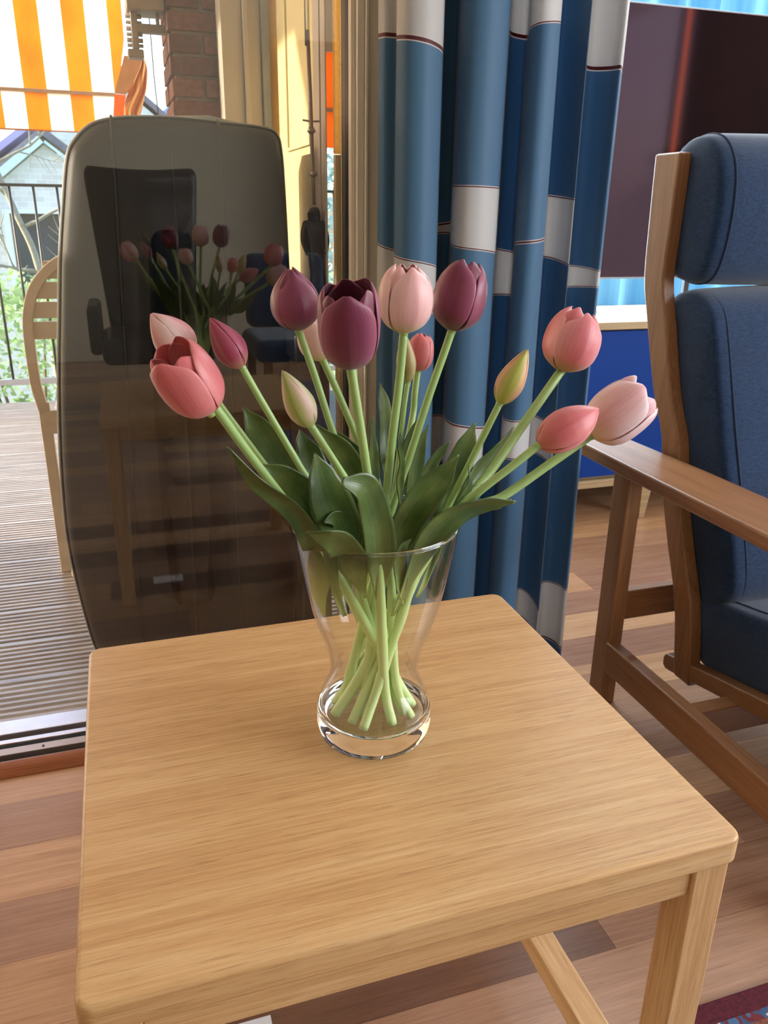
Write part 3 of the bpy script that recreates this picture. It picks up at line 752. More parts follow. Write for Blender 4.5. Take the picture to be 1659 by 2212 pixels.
slope((.4, 2.2), (2.1, 3.7), 23.8, 28, .12).build('roof', plain('slate_blue_roof', srgb(120, 142, 190), .7), h3)
slope((2.1, 3.7), (3.8, 2.4), 23.8, 28, .12).build('roof', plain('slate_blue_roof_b', srgb(120, 142, 190), .7), h3)
struct(box('floor_garden', (-40, 5.0, -3.3), (40, 60, -3.2), plain('lawn', srgb(120, 140, 90), .9, var=.2, scale=3)))
# balcony roof slab above and an added sun-blocking wall far left, both outside the frame: they cast the shade on the deck
struct(box('trim_2', (-4.4, 1.58, 2.62), (3.3, 2.75, 2.8), M['ceiling']))

struct(box('wall_sun_block', (-2.70, 1.58, -.16), (-2.60, 3.30, 1.95), M['wall']))  # added out of view to keep sun off the near deck and the room
# ------------------------------------------------------------------ curtain
def curtain_mat():
    t = NT('blue_printed_curtain')
    uv = t.new('ShaderNodeUVMap'); sp = t.new('ShaderNodeSeparateXYZ'); t.link(uv.outputs[0], sp.inputs[0])
    u, v = sp.outputs[0], sp.outputs[1]
    n = t.noise(t.coords('Object', (900, 900, 900)), 1.0, 2)
    blue = t.mix(n, srgb(66, 106, 140), srgb(88, 128, 160)); white = t.mix(n, srgb(196, 192, 190), srgb(214, 210, 208)); red = srgb(96, 34, 40)
    cur = blue
    for u0, u1, zt, zb, s_top, s_bot, wt, wb_ in PRINT:
        inx = t.math('MULTIPLY', t.math('GREATER_THAN', u, u0), t.math('LESS_THAN', u, u1))
        du = t.math('DIVIDE', t.math('SUBTRACT', u, u0), u1-u0)
        dt = t.math('SUBTRACT', v, t.math('MULTIPLY_ADD', du, s_top, zt))      # above the top edge > 0
        db = t.math('SUBTRACT', v, t.math('MULTIPLY_ADD', du, s_bot, zb))
        inside = t.math('MULTIPLY', t.math('MULTIPLY', t.math('LESS_THAN', dt, 0.0), t.math('GREATER_THAN', db, 0.0)), inx)
        cur = t.mix(inside, cur, white)
        for d, w, ext in ((dt, wt, 1), (db, wb_, -1)):
            if w <= 0: continue
            a = t.math('ABSOLUTE', t.math('SUBTRACT', d, ext*w*.5))
            cur = t.mix(t.math('MULTIPLY', t.math('LESS_THAN', a, w*.62+.0012), inx), cur, srgb(214, 206, 204))
            cur = t.mix(t.math('MULTIPLY', t.math('LESS_THAN', a, w*.5), inx), cur, red)
    t.n.remove(t.b)
    d = t.new('ShaderNodeBsdfPrincipled'); d.inputs['Roughness'].default_value = .55; d.inputs['Sheen Weight'].default_value = .25; d.inputs['Specular IOR Level'].default_value = .35
    q = t.new('ShaderNodeBsdfTranslucent'); mx = t.new('ShaderNodeMixShader'); mx.inputs[0].default_value = .30
    mx.inputs[0].default_value = .42
    t.link(cur, d.inputs['Base Color']); t.link(cur, q.inputs[0]); t.link(d.outputs[0], mx.inputs[1]); t.link(q.outputs[0], mx.inputs[2]); t.link(mx.outputs[0], t.out.inputs[0])
    return t.m
PLAN_ = [(818,1.372),(832,1.356),(856,1.350),(857,1.326),(880,1.301),(918,1.296),(945,1.311),(954,1.332),(950,1.362),(953,1.394),(968,1.400),(983,1.392),(987,1.356),(992,1.325),(1014,1.300),(1050,1.295),(1078,1.309),(1089,1.333),(1086,1.366),(1090,1.398),(1110,1.402),(1128,1.392),(1132,1.356),(1138,1.322),(1160,1.301),(1185,1.300),(1200,1.314),(1205,1.335),(1202,1.366),(1208,1.400),(1235,1.388),(1262,1.357),(1275,1.336),(1272,1.358),(1278,1.388),(1300,1.388),(1335,1.364),(1352,1.343),(1358,1.346),(1360,1.372),(1352,1.404)]
PLAN = [((.3141+(p-820)*.0006)*y, y) for p, y in PLAN_]
pp = spline([(x, y, 0) for x, y in PLAN], 321)
arc = [0.0]
for a, b in zip(pp, pp[1:]): arc.append(arc[-1]+(b-a).length)
def u_ix(i): return arc[min(320, int(i*8))]
SEG = {'S0': (0, 2.6), 'S1': (2.6, 8.5), 'R1': (8.5, 11.7), 'S2': (11.7, 18.5), 'R2': (18.5, 21.7), 'S3': (21.7, 28.4), 'S4': (28.4, 33.2), 'S5': (33.2, 40)}
PRINT = []
def pr(sg, zt, zb, st=0.0, sb=0.0, wt=.002, wb_=.002):
    a, b = (u_ix(k) for k in SEG[sg]); PRINT.append((a, b, zt, zb, st, sb, wt, wb_))
pr('S0', 2.6000, 1.2914, 0.0000, -0.0018, 0, 0.0055)
pr('S1', 2.6000, 1.2841, 0.0000, -0.0211, 0, 0.0055)
pr('S0', 0.9767, 0.8898, -0.0134, -0.0043, 0.0018, 0.0018)
pr('S1', 0.9621, 0.8893, -0.0301, -0.0325, 0.0018, 0.0018)
pr('R1', 1.0047, 0.9971, 0.0094, 0.0009, 0.00275, 0.0018)
pr('R1', 0.6621, 0.5838, 0.0004, 0.0005, 0.0018, 0.0018)
pr('S2', 1.0706, 0.9841, -0.0033, -0.0232, 0.0018, 0.0018)
pr('S2', 0.6834, 0.5958, -0.0444, -0.0199, 0.00288, 0.0018)
pr('R2', 2.6000, 1.3180, 0.0000, -0.0103, 0, 0.0055)
pr('R2', 0.9702, 0.8901, -0.0120, -0.0013, 0.0018, 0.0018)
pr('S3', 2.6000, 1.3014, 0.0000, 0.0283, 0, 0.0018)
pr('S3', 0.9760, 0.9753, 0.0169, 0.0169, 0.00275, 0)
pr('S3', 0.6662, 0.6007, 0.0009, -0.0100, 0.0018, 0.0018)
pr('S4', 1.0622, 0.9607, -0.0119, -0.0197, 0.0018, 0.0018)
pr('S4', 0.6563, 0.5813, -0.0319, -0.0195, 0.0018, 0.0018)
pr('S4', 0.2740, 0.2125, -0.0431, -0.0429, 0.0018, 0.0018)
pr('S5', 2.6000, 1.2749, 0.0000, -0.0109, 0, 0.0055)
pr('S5', 0.9414, 0.8999, -0.0162, 0.0085, 0.0012599999999999998, 0.0012599999999999998)
pr('S5', 0.2777, 0.1487, -0.0007, -0.0127, 0.0018, 0.0032999999999999995)
M['curtain'] = curtain_mat()
cur_o = empty('curtain', (.64, 1.35, 0), 'blue pleated curtain printed with white blocks and dark red lines', 'curtain')
zs = [.012+(2.46-.012)*i/60 for i in range(61)]
def fold(i, z):
    p = pp[i]; k = 1+.05*math.sin(z*1.7+i*.02); s_ = .0025*math.sin(z*2.3+arc[i]*9)
    return (p.x+s_, 1.35+(p.y-1.35)*k, z)
MB().grid([[fold(i, z) for z in zs] for i in range(len(pp))], [[(arc[i], z) for z in zs] for i in range(len(pp))]).build('drape', M['curtain'], cur_o, True, solid=.0012)
box('curtain_track', (.40, 1.335, 2.462), (.95, 1.365, 2.498), M['white_paint'], cur_o, .002)

# ------------------------------------------------------------------ television corner
tv = empty('television', (2.13, 2.42, .70), 'large dark flat television standing on the blue cabinet', 'television')
tvm = NT('glossy_tv_screen'); tvm.set(Base_Color=srgb(10, 9, 14), Roughness=.06); tvm.b.inputs['Specular IOR Level'].default_value = .11
tvm.b.inputs['Specular Tint'].default_value = (1.0, .52, .68, 1)
box('bezel', (1.398, 2.422, .828), (2.85, 2.452, 1.632), plain('silver_bezel', srgb(120, 124, 132), .35, metal=.7), tv, .002)
box('screen', (1.403, 2.4195, .834), (2.845, 2.4235, 1.627), tvm.m, tv)
for sx in (1.90, 2.40):
    MB().box((sx-.01, 2.33, .708), (sx+.01, 2.54, .716)).box((sx-.01, 2.43, .714), (sx+.01, 2.445, .84)).build('foot', M['iron'], tv, bevel=.002)
cab = empty('tv_cabinet', (2.1, 2.48, 0), 'low blue-fronted cabinet with light oak top and tapered legs under the television', 'cabinet')
blu = plain('blue_lacquer', srgb(0, 56, 140), .55, var=.03, scale=6, spec=.2)
LT = wood('pale_oak_x', srgb(160, 132, 96), srgb(178, 152, 114), srgb(190, 166, 130), axis=0, pore=.2, rough=.4)
box('top', (1.22, 2.268, .682), (2.95, 2.72, .706), LT, cab, .002)
box('body', (1.23, 2.30, .165), (2.94, 2.71, .682), LT, cab)
for i in range(3):
    x0 = 1.235+i*.569; d_ = box('door', (x0+.002, 2.278, .180), (x0+.566, 2.30, .676), blu, cab, .0015)
    MB().tube([(x0+.52, 2.278, .44), (x0+.52, 2.262, .44)], .007, 12).build('knob', M['alu'], d_, True)
box('bottom_rail', (1.22, 2.268, .142), (2.95, 2.72, .167), LT, cab, .002)
for lx, ly in ((1.735, 2.30), (2.80, 2.30), (1.30, 2.66), (2.80, 2.66)):
    n_ = MB(); n_.v += [Vector((lx+sx*s_, ly+sy*s_, zz)) for zz, s_ in ((.0, .011), (.143, .023)) for sx, sy in ((-1, -1), (1, -1), (1, 1), (-1, 1))]
    for f in ((3,2,1,0), (4,5,6,7), (0,1,5,4), (1,2,6,5), (2,3,7,6), (3,0,4,7)): n_.face(f)
    n_.build('leg', LT, cab, bevel=.002)
bx = empty('tray', (1.55, 2.56, .706), 'thin pale tray lying on the cabinet top beside the television foot', 'tray')
box('base', (1.44, 2.50, .7065), (1.60, 2.62, .716), plain('pale_tray', srgb(190, 192, 200), .5), bx, .002)
bc = empty('window_curtain', (2.4, 2.8, 0), 'light blue sunlit curtain hanging at the window behind the television', 'curtain')
def sheer():
    t = NT('blue_backlit_curtain'); t.n.remove(t.b); c = t.mix(t.noise(t.coords('Object', (30, 30, 1)), 1.0, 2), srgb(84, 146, 190), srgb(150, 206, 232))
    d = t.new('ShaderNodeBsdfDiffuse'); q = t.new('ShaderNodeBsdfTranslucent'); mx = t.new('ShaderNodeMixShader'); mx.inputs[0].default_value = .72
    t.link(c, d.inputs[0]); t.link(c, q.inputs[0]); t.link(d.outputs[0], mx.inputs[1]); t.link(q.outputs[0], mx.inputs[2]); t.link(mx.outputs[0], t.out.inputs[0]); return t.m
MB().grid([[(.90+2.37*i/280, 2.80+.028*math.sin(i*.33+math.sin(i*.05)), z) for z in (.02, .6, 1.2, 1.8, 2.44)] for i in range(281)]).build('drape', sheer(), bc, True)
box('curtain_track', (1.0, 2.785, 2.445), (3.29, 2.815, 2.498), M['white_paint'], bc, .002)

# ------------------------------------------------------------------ armchair
ac = empty('armchair', (1.42, 1.0, 0), 'wooden armchair with dark blue wool cushions at the right of the table', 'armchair')
def cushion(name, x0, x1, prof, parent, mat, puff=.02, rx=.05, n=16):
    """prof: closed outline in (y, z); lofted along x with rounded, slightly domed ends"""
    mb = MB(); cy = sum(p[0] for p in prof)/len(prof); cz = sum(p[1] for p in prof)/len(prof)
    N_ = len(prof)
    st = []
    for i in range(7):
        a = R(90*i/6); st.append((x0+rx*(1-math.sin(a)), 1-(1-math.cos(a))*.0-.16*(1-math.sin(a))**1.5*1.0))
    secs = [(x0-.004, .0), (x0+.000, .55), (x0+.004, .80), (x0+.012, .90), (x0+.026, .96), (x0+.05, 1.0)]
    m_ = [(x0+.05+(x1-x0-.10)*k/6, 1.0+puff*math.sin(math.pi*k/6)) for k in range(1, 6)]
    secs = secs + m_ + [(x0+x1-x, s_) for x, s_ in reversed(secs)]
    for x, s_ in secs:
        hw = .058
        for y_, z_ in prof:
            dy, dz = y_-cy, z_-cz; L_ = math.hypot(dy, dz)
            k = (s_ if s_ > 1 else 1-(1-s_)*min(1, hw/L_*1.0)) if s_ > .001 else .001
            mb.v.append(Vector((x, cy+dy*k, cz+dz*k)))
    for i in range(len(secs)-1):
        for j in range(N_):
            q = (j+1) % N_; mb.face((i*N_+j, (i+1)*N_+j, (i+1)*N_+q, i*N_+q))
    mb.face([j for j in range(N_)]); mb.face([(len(secs)-1)*N_+j for j in range(N_)][::-1])
    return mb.build(name, mat, parent, True)
head = oprof([(1.500, .950), (1.508, 1.05), (1.495, 1.145), (1.450, 1.178), (1.385, 1.172), (1.342, 1.12), (1.330, 1.03), (1.345, .935), (1.385, .902), (1.455, .908)])
backp = oprof([(1.470, .80), (1.440, .68), (1.395, .53), (1.345, .40), (1.285, .295), (1.215, .268), (1.150, .300), (1.130, .36), (1.175, .50), (1.235, .66), (1.285, .80), (1.320, .868), (1.390, .893), (1.452, .872)])
seatp = oprof([(1.235, .265), (1.225, .18), (1.180, .143), (1.05, .155), (.85, .205), (.66, .255), (.60, .295), (.60, .36), (.66, .395), (.85, .372), (1.05, .325), (1.17, .300)])
hc = cushion('head_cushion', 1.092, 1.70, head, ac, M['navy'], .03)
bcu = cushion('back_cushion', 1.092, 1.70, backp, ac, M['navy'], .02)
scu = cushion('seat_cushion', 1.092, 1.70, seatp, ac, M['navy'], .02)
for cu, prof in ((hc, head), (bcu, backp), (scu, seatp)):
    for xx in (1.122, 1.67):
        cy = sum(p[0] for p in prof)/len(prof); cz = sum(p[1] for p in prof)/len(prof)
        pts = [(xx, cy+(a-cy)*.985, cz+(b-cz)*.985) for a, b in prof]; pts.append(pts[0])
        MB().tube(pts, .0026, 6, cap=False).build('seam', M['navy_seam'], cu, True)
for s_, x0, x1 in ((-1, 1.060, 1.090), (1, 1.702, 1.732)):
    front = [(1.221, .105), (1.254, .263), (1.301, .372), (1.347, .492), (1.372, .598), (1.416, .677), (1.475, .833), (1.499, .907), (1.506, 1.017), (1.511, 1.146)]
    fs = spline([(0, a, b) for a, b in front], 24); w_ = [.052, .056, .058, .058, .058, .060, .066, .066, .074, .08]
    ws = lerp_list(w_, 24)
    poly = [(p.y, p.z) for p in fs] + [(p.y-w, p.z) for p, w in reversed(list(zip(fs, ws)))]
    MB().prism(poly, 0, x0, x1).build('back_post', M['beech_z'], ac, bevel=.005)
    xo = .925 if s_ < 0 else 1.745
    arm = [(xo+.0, 1.462), (xo+.02, 1.472), (xo+.09, 1.472), (xo+.118, 1.462), (xo+.128, 1.20), (xo+.128, .72), (xo+.118, .60), (xo+.10, .585), (xo+.03, .585), (xo+.008, .60), (xo-.002, .72), (xo-.002, 1.20)] if s_ < 0 else [(2*1.396-(a), b) for a, b in [(.925, 1.462), (.945, 1.472), (1.015, 1.472), (1.043, 1.462), (1.053, 1.2), (1.053, .72), (1.043, .6), (1.025, .585), (.955, .585), (.933, .6), (.923, .72), (.923, 1.2)]]
    MB().prism(arm, 2, .540, .569).build('armrest', M['beech_y'], ac, bevel=.006, seg=3)
    lx = .945 if s_ < 0 else 1.812
    for ly, tilt in ((1.30, .0), (.67, .0)):
        mb = MB(); mb.v += [Vector((lx+ax, ly+ay+(dy if z else 0), zz)) for z, zz, dy in ((0, .0, 0), (1, .540, 0.0)) for ax, ay in ((0, 0), (.034, 0), (.034, .055), (0, .055))]
        for f in ((3,2,1,0), (4,5,6,7), (0,1,5,4), (1,2,6,5), (2,3,7,6), (3,0,4,7)): mb.face(f)
        mb.build('leg', M['beech_z'], ac, bevel=.004)
    sx = .940 if s_ < 0 else 1.823
    MB().box((sx, .66, .088), (sx+.030, 1.306, .158)).build('side_rail', M['beech_y'], ac, bevel=.005)
    ux = 1.062 if s_ < 0 else 1.700
    MB().prism([(1.262, .108), (1.262, .128), (1.255, .137), (1.245, .139), (.60, .272), (.585, .268), (.58, .248), (.59, .236), (1.235, .103), (1.252, .101)], 0, ux, ux+.030).build('seat_rail', M['beech_y'], ac, bevel=.004)
box('cross_rail', (.97, 1.306, .205), (1.82, 1.330, .274), M['beech_x'], ac, .004)
box('lower_cross_rail', (.972, 1.03, .090), (1.822, 1.066, .150), M['beech_x'], ac, .004)
box('front_cross_rail', (.972, .68, .17), (1.822, .71, .24), M['beech_x'], ac, .004)
for i in range(5):
    z_ = .34+i*.15; f_ = min(range(24), key=lambda k: abs(fs[k].z-z_)); box('back_lath', (1.088, fs[f_].y-.022, z_-.02), (1.704, fs[f_].y-.008, z_+.02), M['beech_x'], ac, .003)

# ------------------------------------------------------------------ oak side table
TB = empty('side_table', (.198, .667, 0), 'square oak side table carrying the tulip vase', 'table')
X0, X1, Y0, Y1, TZ = -.0743, .4707, .4208, .9135, .53
def round_rect(x0, x1, y0, y1, r, n=6):
    out = []
    for cx, cy, a0 in ((x1-r, y1-r, 0), (x0+r, y1-r, 90), (x0+r, y0+r, 180), (x1-r, y0+r, 270)):
        out += [(cx+r*math.cos(R(a0+90*i/n)), cy+r*math.sin(R(a0+90*i/n))) for i in range(n+1)]
    return out
MB().prism(round_rect(X0, X1, Y0, Y1, .014), 2, TZ-.028, TZ).build('tabletop', M['oak_x'], TB, bevel=.0045, seg=4)
lw = .036; ins = .006
for lx in (X0+ins, X1-ins-lw):
    for ly in (Y0+ins, Y1-ins-lw):
        box('leg', (lx, ly, 0), (lx+lw, ly+lw, TZ-.0282), M['oak_z'], TB, .003)
ap0, ap1 = TZ-.062, TZ-.0282
box('apron', (X0+ins+lw, Y0+ins+.004, ap0), (X1-ins-lw, Y0+ins+.024, ap1), M['oak_x'], TB, .0015)
box('apron', (X0+ins+lw, Y1-ins-.024, ap0), (X1-ins-lw, Y1-ins-.004, ap1), M['oak_x'], TB, .0015)
box('apron', (X0+ins+.004, Y0+ins+lw, ap0), (X0+ins+.024, Y1-ins-lw, ap1), M['oak_y'], TB, .0015)
box('apron', (X1-ins-.024, Y0+ins+lw, ap0), (X1-ins-.004, Y1-ins-lw, ap1), M['oak_y'], TB, .0015)
for lx in (X0+ins+.003, X1-ins-lw+.001):
    box('stretcher', (lx, Y0+ins+lw-.002, .118), (lx+.034, Y1-ins-lw+.002, .148), M['oak_y'], TB, .002)
sh = tag(box('paper_sheet', (.02, .74, .0005), (.104, .784, .002), M['paper']), 'small white paper sheet lying on the floor under the table', 'paper')

# ------------------------------------------------------------------ glass vase
VX, VY, VZ = .210, .6655, TZ+.0004
outer = [(.0, 0), (.050, 0), (.0545, .0015), (.0572, .006), (.0584, .015), (.0570, .031), (.0515, .047), (.0460, .060), (.0438, .0715), (.0450, .084), (.0482, .099), (.0530, .113), (.0577, .127), (.0628, .144), (.0671, .162), (.0712, .183), (.0750, .205), (.0772, .221), (.0781, .2255)]
rimp = [(.0779, .2268), (.0770, .2272), (.0762, .2266)]
inner = [(.0757, .2215), (.0733, .205), (.0694, .183), (.0652, .162), (.0608, .144), (.0556, .127), (.0509, .113), (.0461, .099), (.0430, .084), (.0418, .0715), (.0440, .060), (.0494, .047), (.0540, .034), (.0535, .028), (.0490, .0235), (.038, .0215), (.0, .0210)]
def smooth_prof(P, n):
    s_ = spline([(a, b, 0) for a, b in P], n); return [(max(0, p.x), p.y) for p in s_]
op_ = smooth_prof(outer, 80); ip_ = smooth_prof(inner, 64)
BZ = .0285
vs = empty('glass_vase', (VX, VY, VZ), 'clear waisted glass vase with a thick base holding the tulips on the table', 'vase')
def lathe_open(prof, name, mat, seg_=96):
    mb = MB()
    for r, z in prof: mb.v += [Vector((VX+r*math.cos(2*math.pi*k/seg_), VY+r*math.sin(2*math.pi*k/seg_), VZ+z)) for k in range(seg_)]
    for i in range(len(prof)-1):
        for k in range(seg_):
            j = (k+1) % seg_; mb.face((i*seg_+k, i*seg_+j, (i+1)*seg_+j, (i+1)*seg_+k))
    o = mb.build(name, mat, vs, True)
    bm = bmesh.new(); bm.from_mesh(o.data); bmesh.ops.remove_doubles(bm, verts=bm.verts, dist=1e-5)
    bmesh.ops.recalc_face_normals(bm, faces=bm.faces); bm.to_mesh(o.data); bm.free()
    return o
# blown wall: thin enough not to bend what stands behind it; the cast foot is solid glass
wall_ = [p for p in op_ if p[1] >= BZ-.001]+rimp+[p for p in ip_ if p[1] >= BZ]
lathe_open(wall_, 'wall', M['glass_wall'])
foot_ = [p for p in op_ if p[1] < BZ-.001]+[p for p in ip_ if p[1] < BZ]
lathe_open(foot_, 'foot', M['glass'])
rim_ = [((.0771+.0018*math.cos(R(30*i))), .2268+.0018*math.sin(R(30*i))) for i in range(13)]
lathe_open(rim_, 'rim', M['glass'])

# ------------------------------------------------------------------ tulips
TULIPS = {
 'A': ((0.0541, 0.7, 0.9104), (0.0249, 0.715, 0.9479), 0.0349, 'point', 'blush', 20, [(0.0739, 0.695, 0.8731), (0.1104, 0.685, 0.8162)], 0.0032, (0.244, 0.6735, 0.5555)),
 'B': ((0.0561, 0.585, 0.8914), (0.0285, 0.57, 0.9405), 0.0438, 'open', 'coral', 12, [(0.0593, 0.585, 0.8947), (0.0878, 0.6, 0.8484), (0.1254, 0.62, 0.79)], 0.0036, (0.248, 0.6555, 0.5555)),
 'C': ((0.0938, 0.675, 0.906), (0.0701, 0.68, 0.9468), 0.0264, 'bud', 'maroon', 10, [(0.1067, 0.672, 0.8803), (0.1379, 0.665, 0.82)], 0.0031, (0.234, 0.6435, 0.5555)),
 'D': ((0.1482, 0.7, 0.9317), (0.1423, 0.7, 0.985), 0.0425, 'egg', 'plum', -38, [(0.162, 0.7, 0.8907), (0.1757, 0.695, 0.8426), (0.187, 0.69, 0.8053)], 0.0033, (0.224, 0.6855, 0.5555)),
 'E': ((0.1352, 0.6, 0.8709), (0.1128, 0.595, 0.9177), 0.0232, 'bud', 'green_pink', 0, [(0.1417, 0.6, 0.8602), (0.1664, 0.61, 0.8203)], 0.0032, (0.24, 0.6355, 0.5555)),
 'F': ((0.1844, 0.76, 0.8938), (0.1726, 0.765, 0.9358), 0.0367, 'tulip', 'pale', 15, [(0.2006, 0.757, 0.856), (0.2193, 0.75, 0.8065)], 0.0036, (0.212, 0.6995, 0.5555)),
 'G': ((0.1604, 0.575, 0.9223), (0.1498, 0.545, 0.9839), 0.0449, 'open', 'plum', -14, [(0.165, 0.577, 0.8967), (0.1725, 0.582, 0.8583), (0.1801, 0.59, 0.8203)], 0.0036, (0.218, 0.6295, 0.5555)),
 'H': ((0.2301, 0.655, 0.9334), (0.2302, 0.65, 0.9909), 0.0460, 'tulip', 'pink', -36, [(0.2268, 0.655, 0.8888), (0.2209, 0.655, 0.8347), (0.2157, 0.655, 0.7756)], 0.0038, (0.194, 0.6515, 0.5555)),
 'I': ((0.2787, 0.665, 0.9322), (0.2918, 0.665, 0.9936), 0.0464, 'tulip', 'plum', 22, [(0.2725, 0.665, 0.9137), (0.2585, 0.665, 0.8726), (0.2421, 0.665, 0.8194)], 0.0036, (0.176, 0.6695, 0.5555)),
 'J': ((0.2672, 0.745, 0.8708), (0.2627, 0.748, 0.9206), 0.0196, 'bud', 'olive', 0, [(0.2621, 0.74, 0.8469), (0.2568, 0.735, 0.8102)], 0.0026, (0.206, 0.7035, 0.5555)),
 'K': ((0.2921, 0.785, 0.8735), (0.2989, 0.79, 0.9129), 0.0287, 'tulip', 'coral', 8, [(0.2878, 0.78, 0.8512), (0.2832, 0.775, 0.8217)], 0.0035, (0.192, 0.6995, 0.5555)),
 'L': ((0.3275, 0.66, 0.8646), (0.3498, 0.655, 0.9149), 0.0262, 'bud', 'green_pink2', 0, [(0.3155, 0.66, 0.8398), (0.3012, 0.662, 0.8074)], 0.0034, (0.18, 0.6435, 0.5555)),
 'M': ((0.4126, 0.7, 0.8841), (0.4318, 0.7, 0.9452), 0.0555, 'tulip', 'rose', -30, [(0.3678, 0.6806, 0.8413), (0.3229, 0.6611, 0.7986), (0.2767, 0.6411, 0.7545)], 0.0045, (0.174, 0.6795, 0.5555)),
 'N': ((0.338, 0.6, 0.8403), (0.3965, 0.6, 0.8698), 0.0370, 'closed', 'coral', 0, [(0.3154, 0.6, 0.8243), (0.2882, 0.605, 0.8021), (0.2693, 0.615, 0.7786)], 0.0036, (0.188, 0.6295, 0.5555)),
 'O': ((0.416, 0.64, 0.8335), (0.4668, 0.63, 0.8765), 0.0543, 'open', 'light', 18, [(0.371, 0.6385, 0.8074), (0.3259, 0.637, 0.7814), (0.2794, 0.6354, 0.7545)], 0.0043, (0.168, 0.6615, 0.5555)),
}
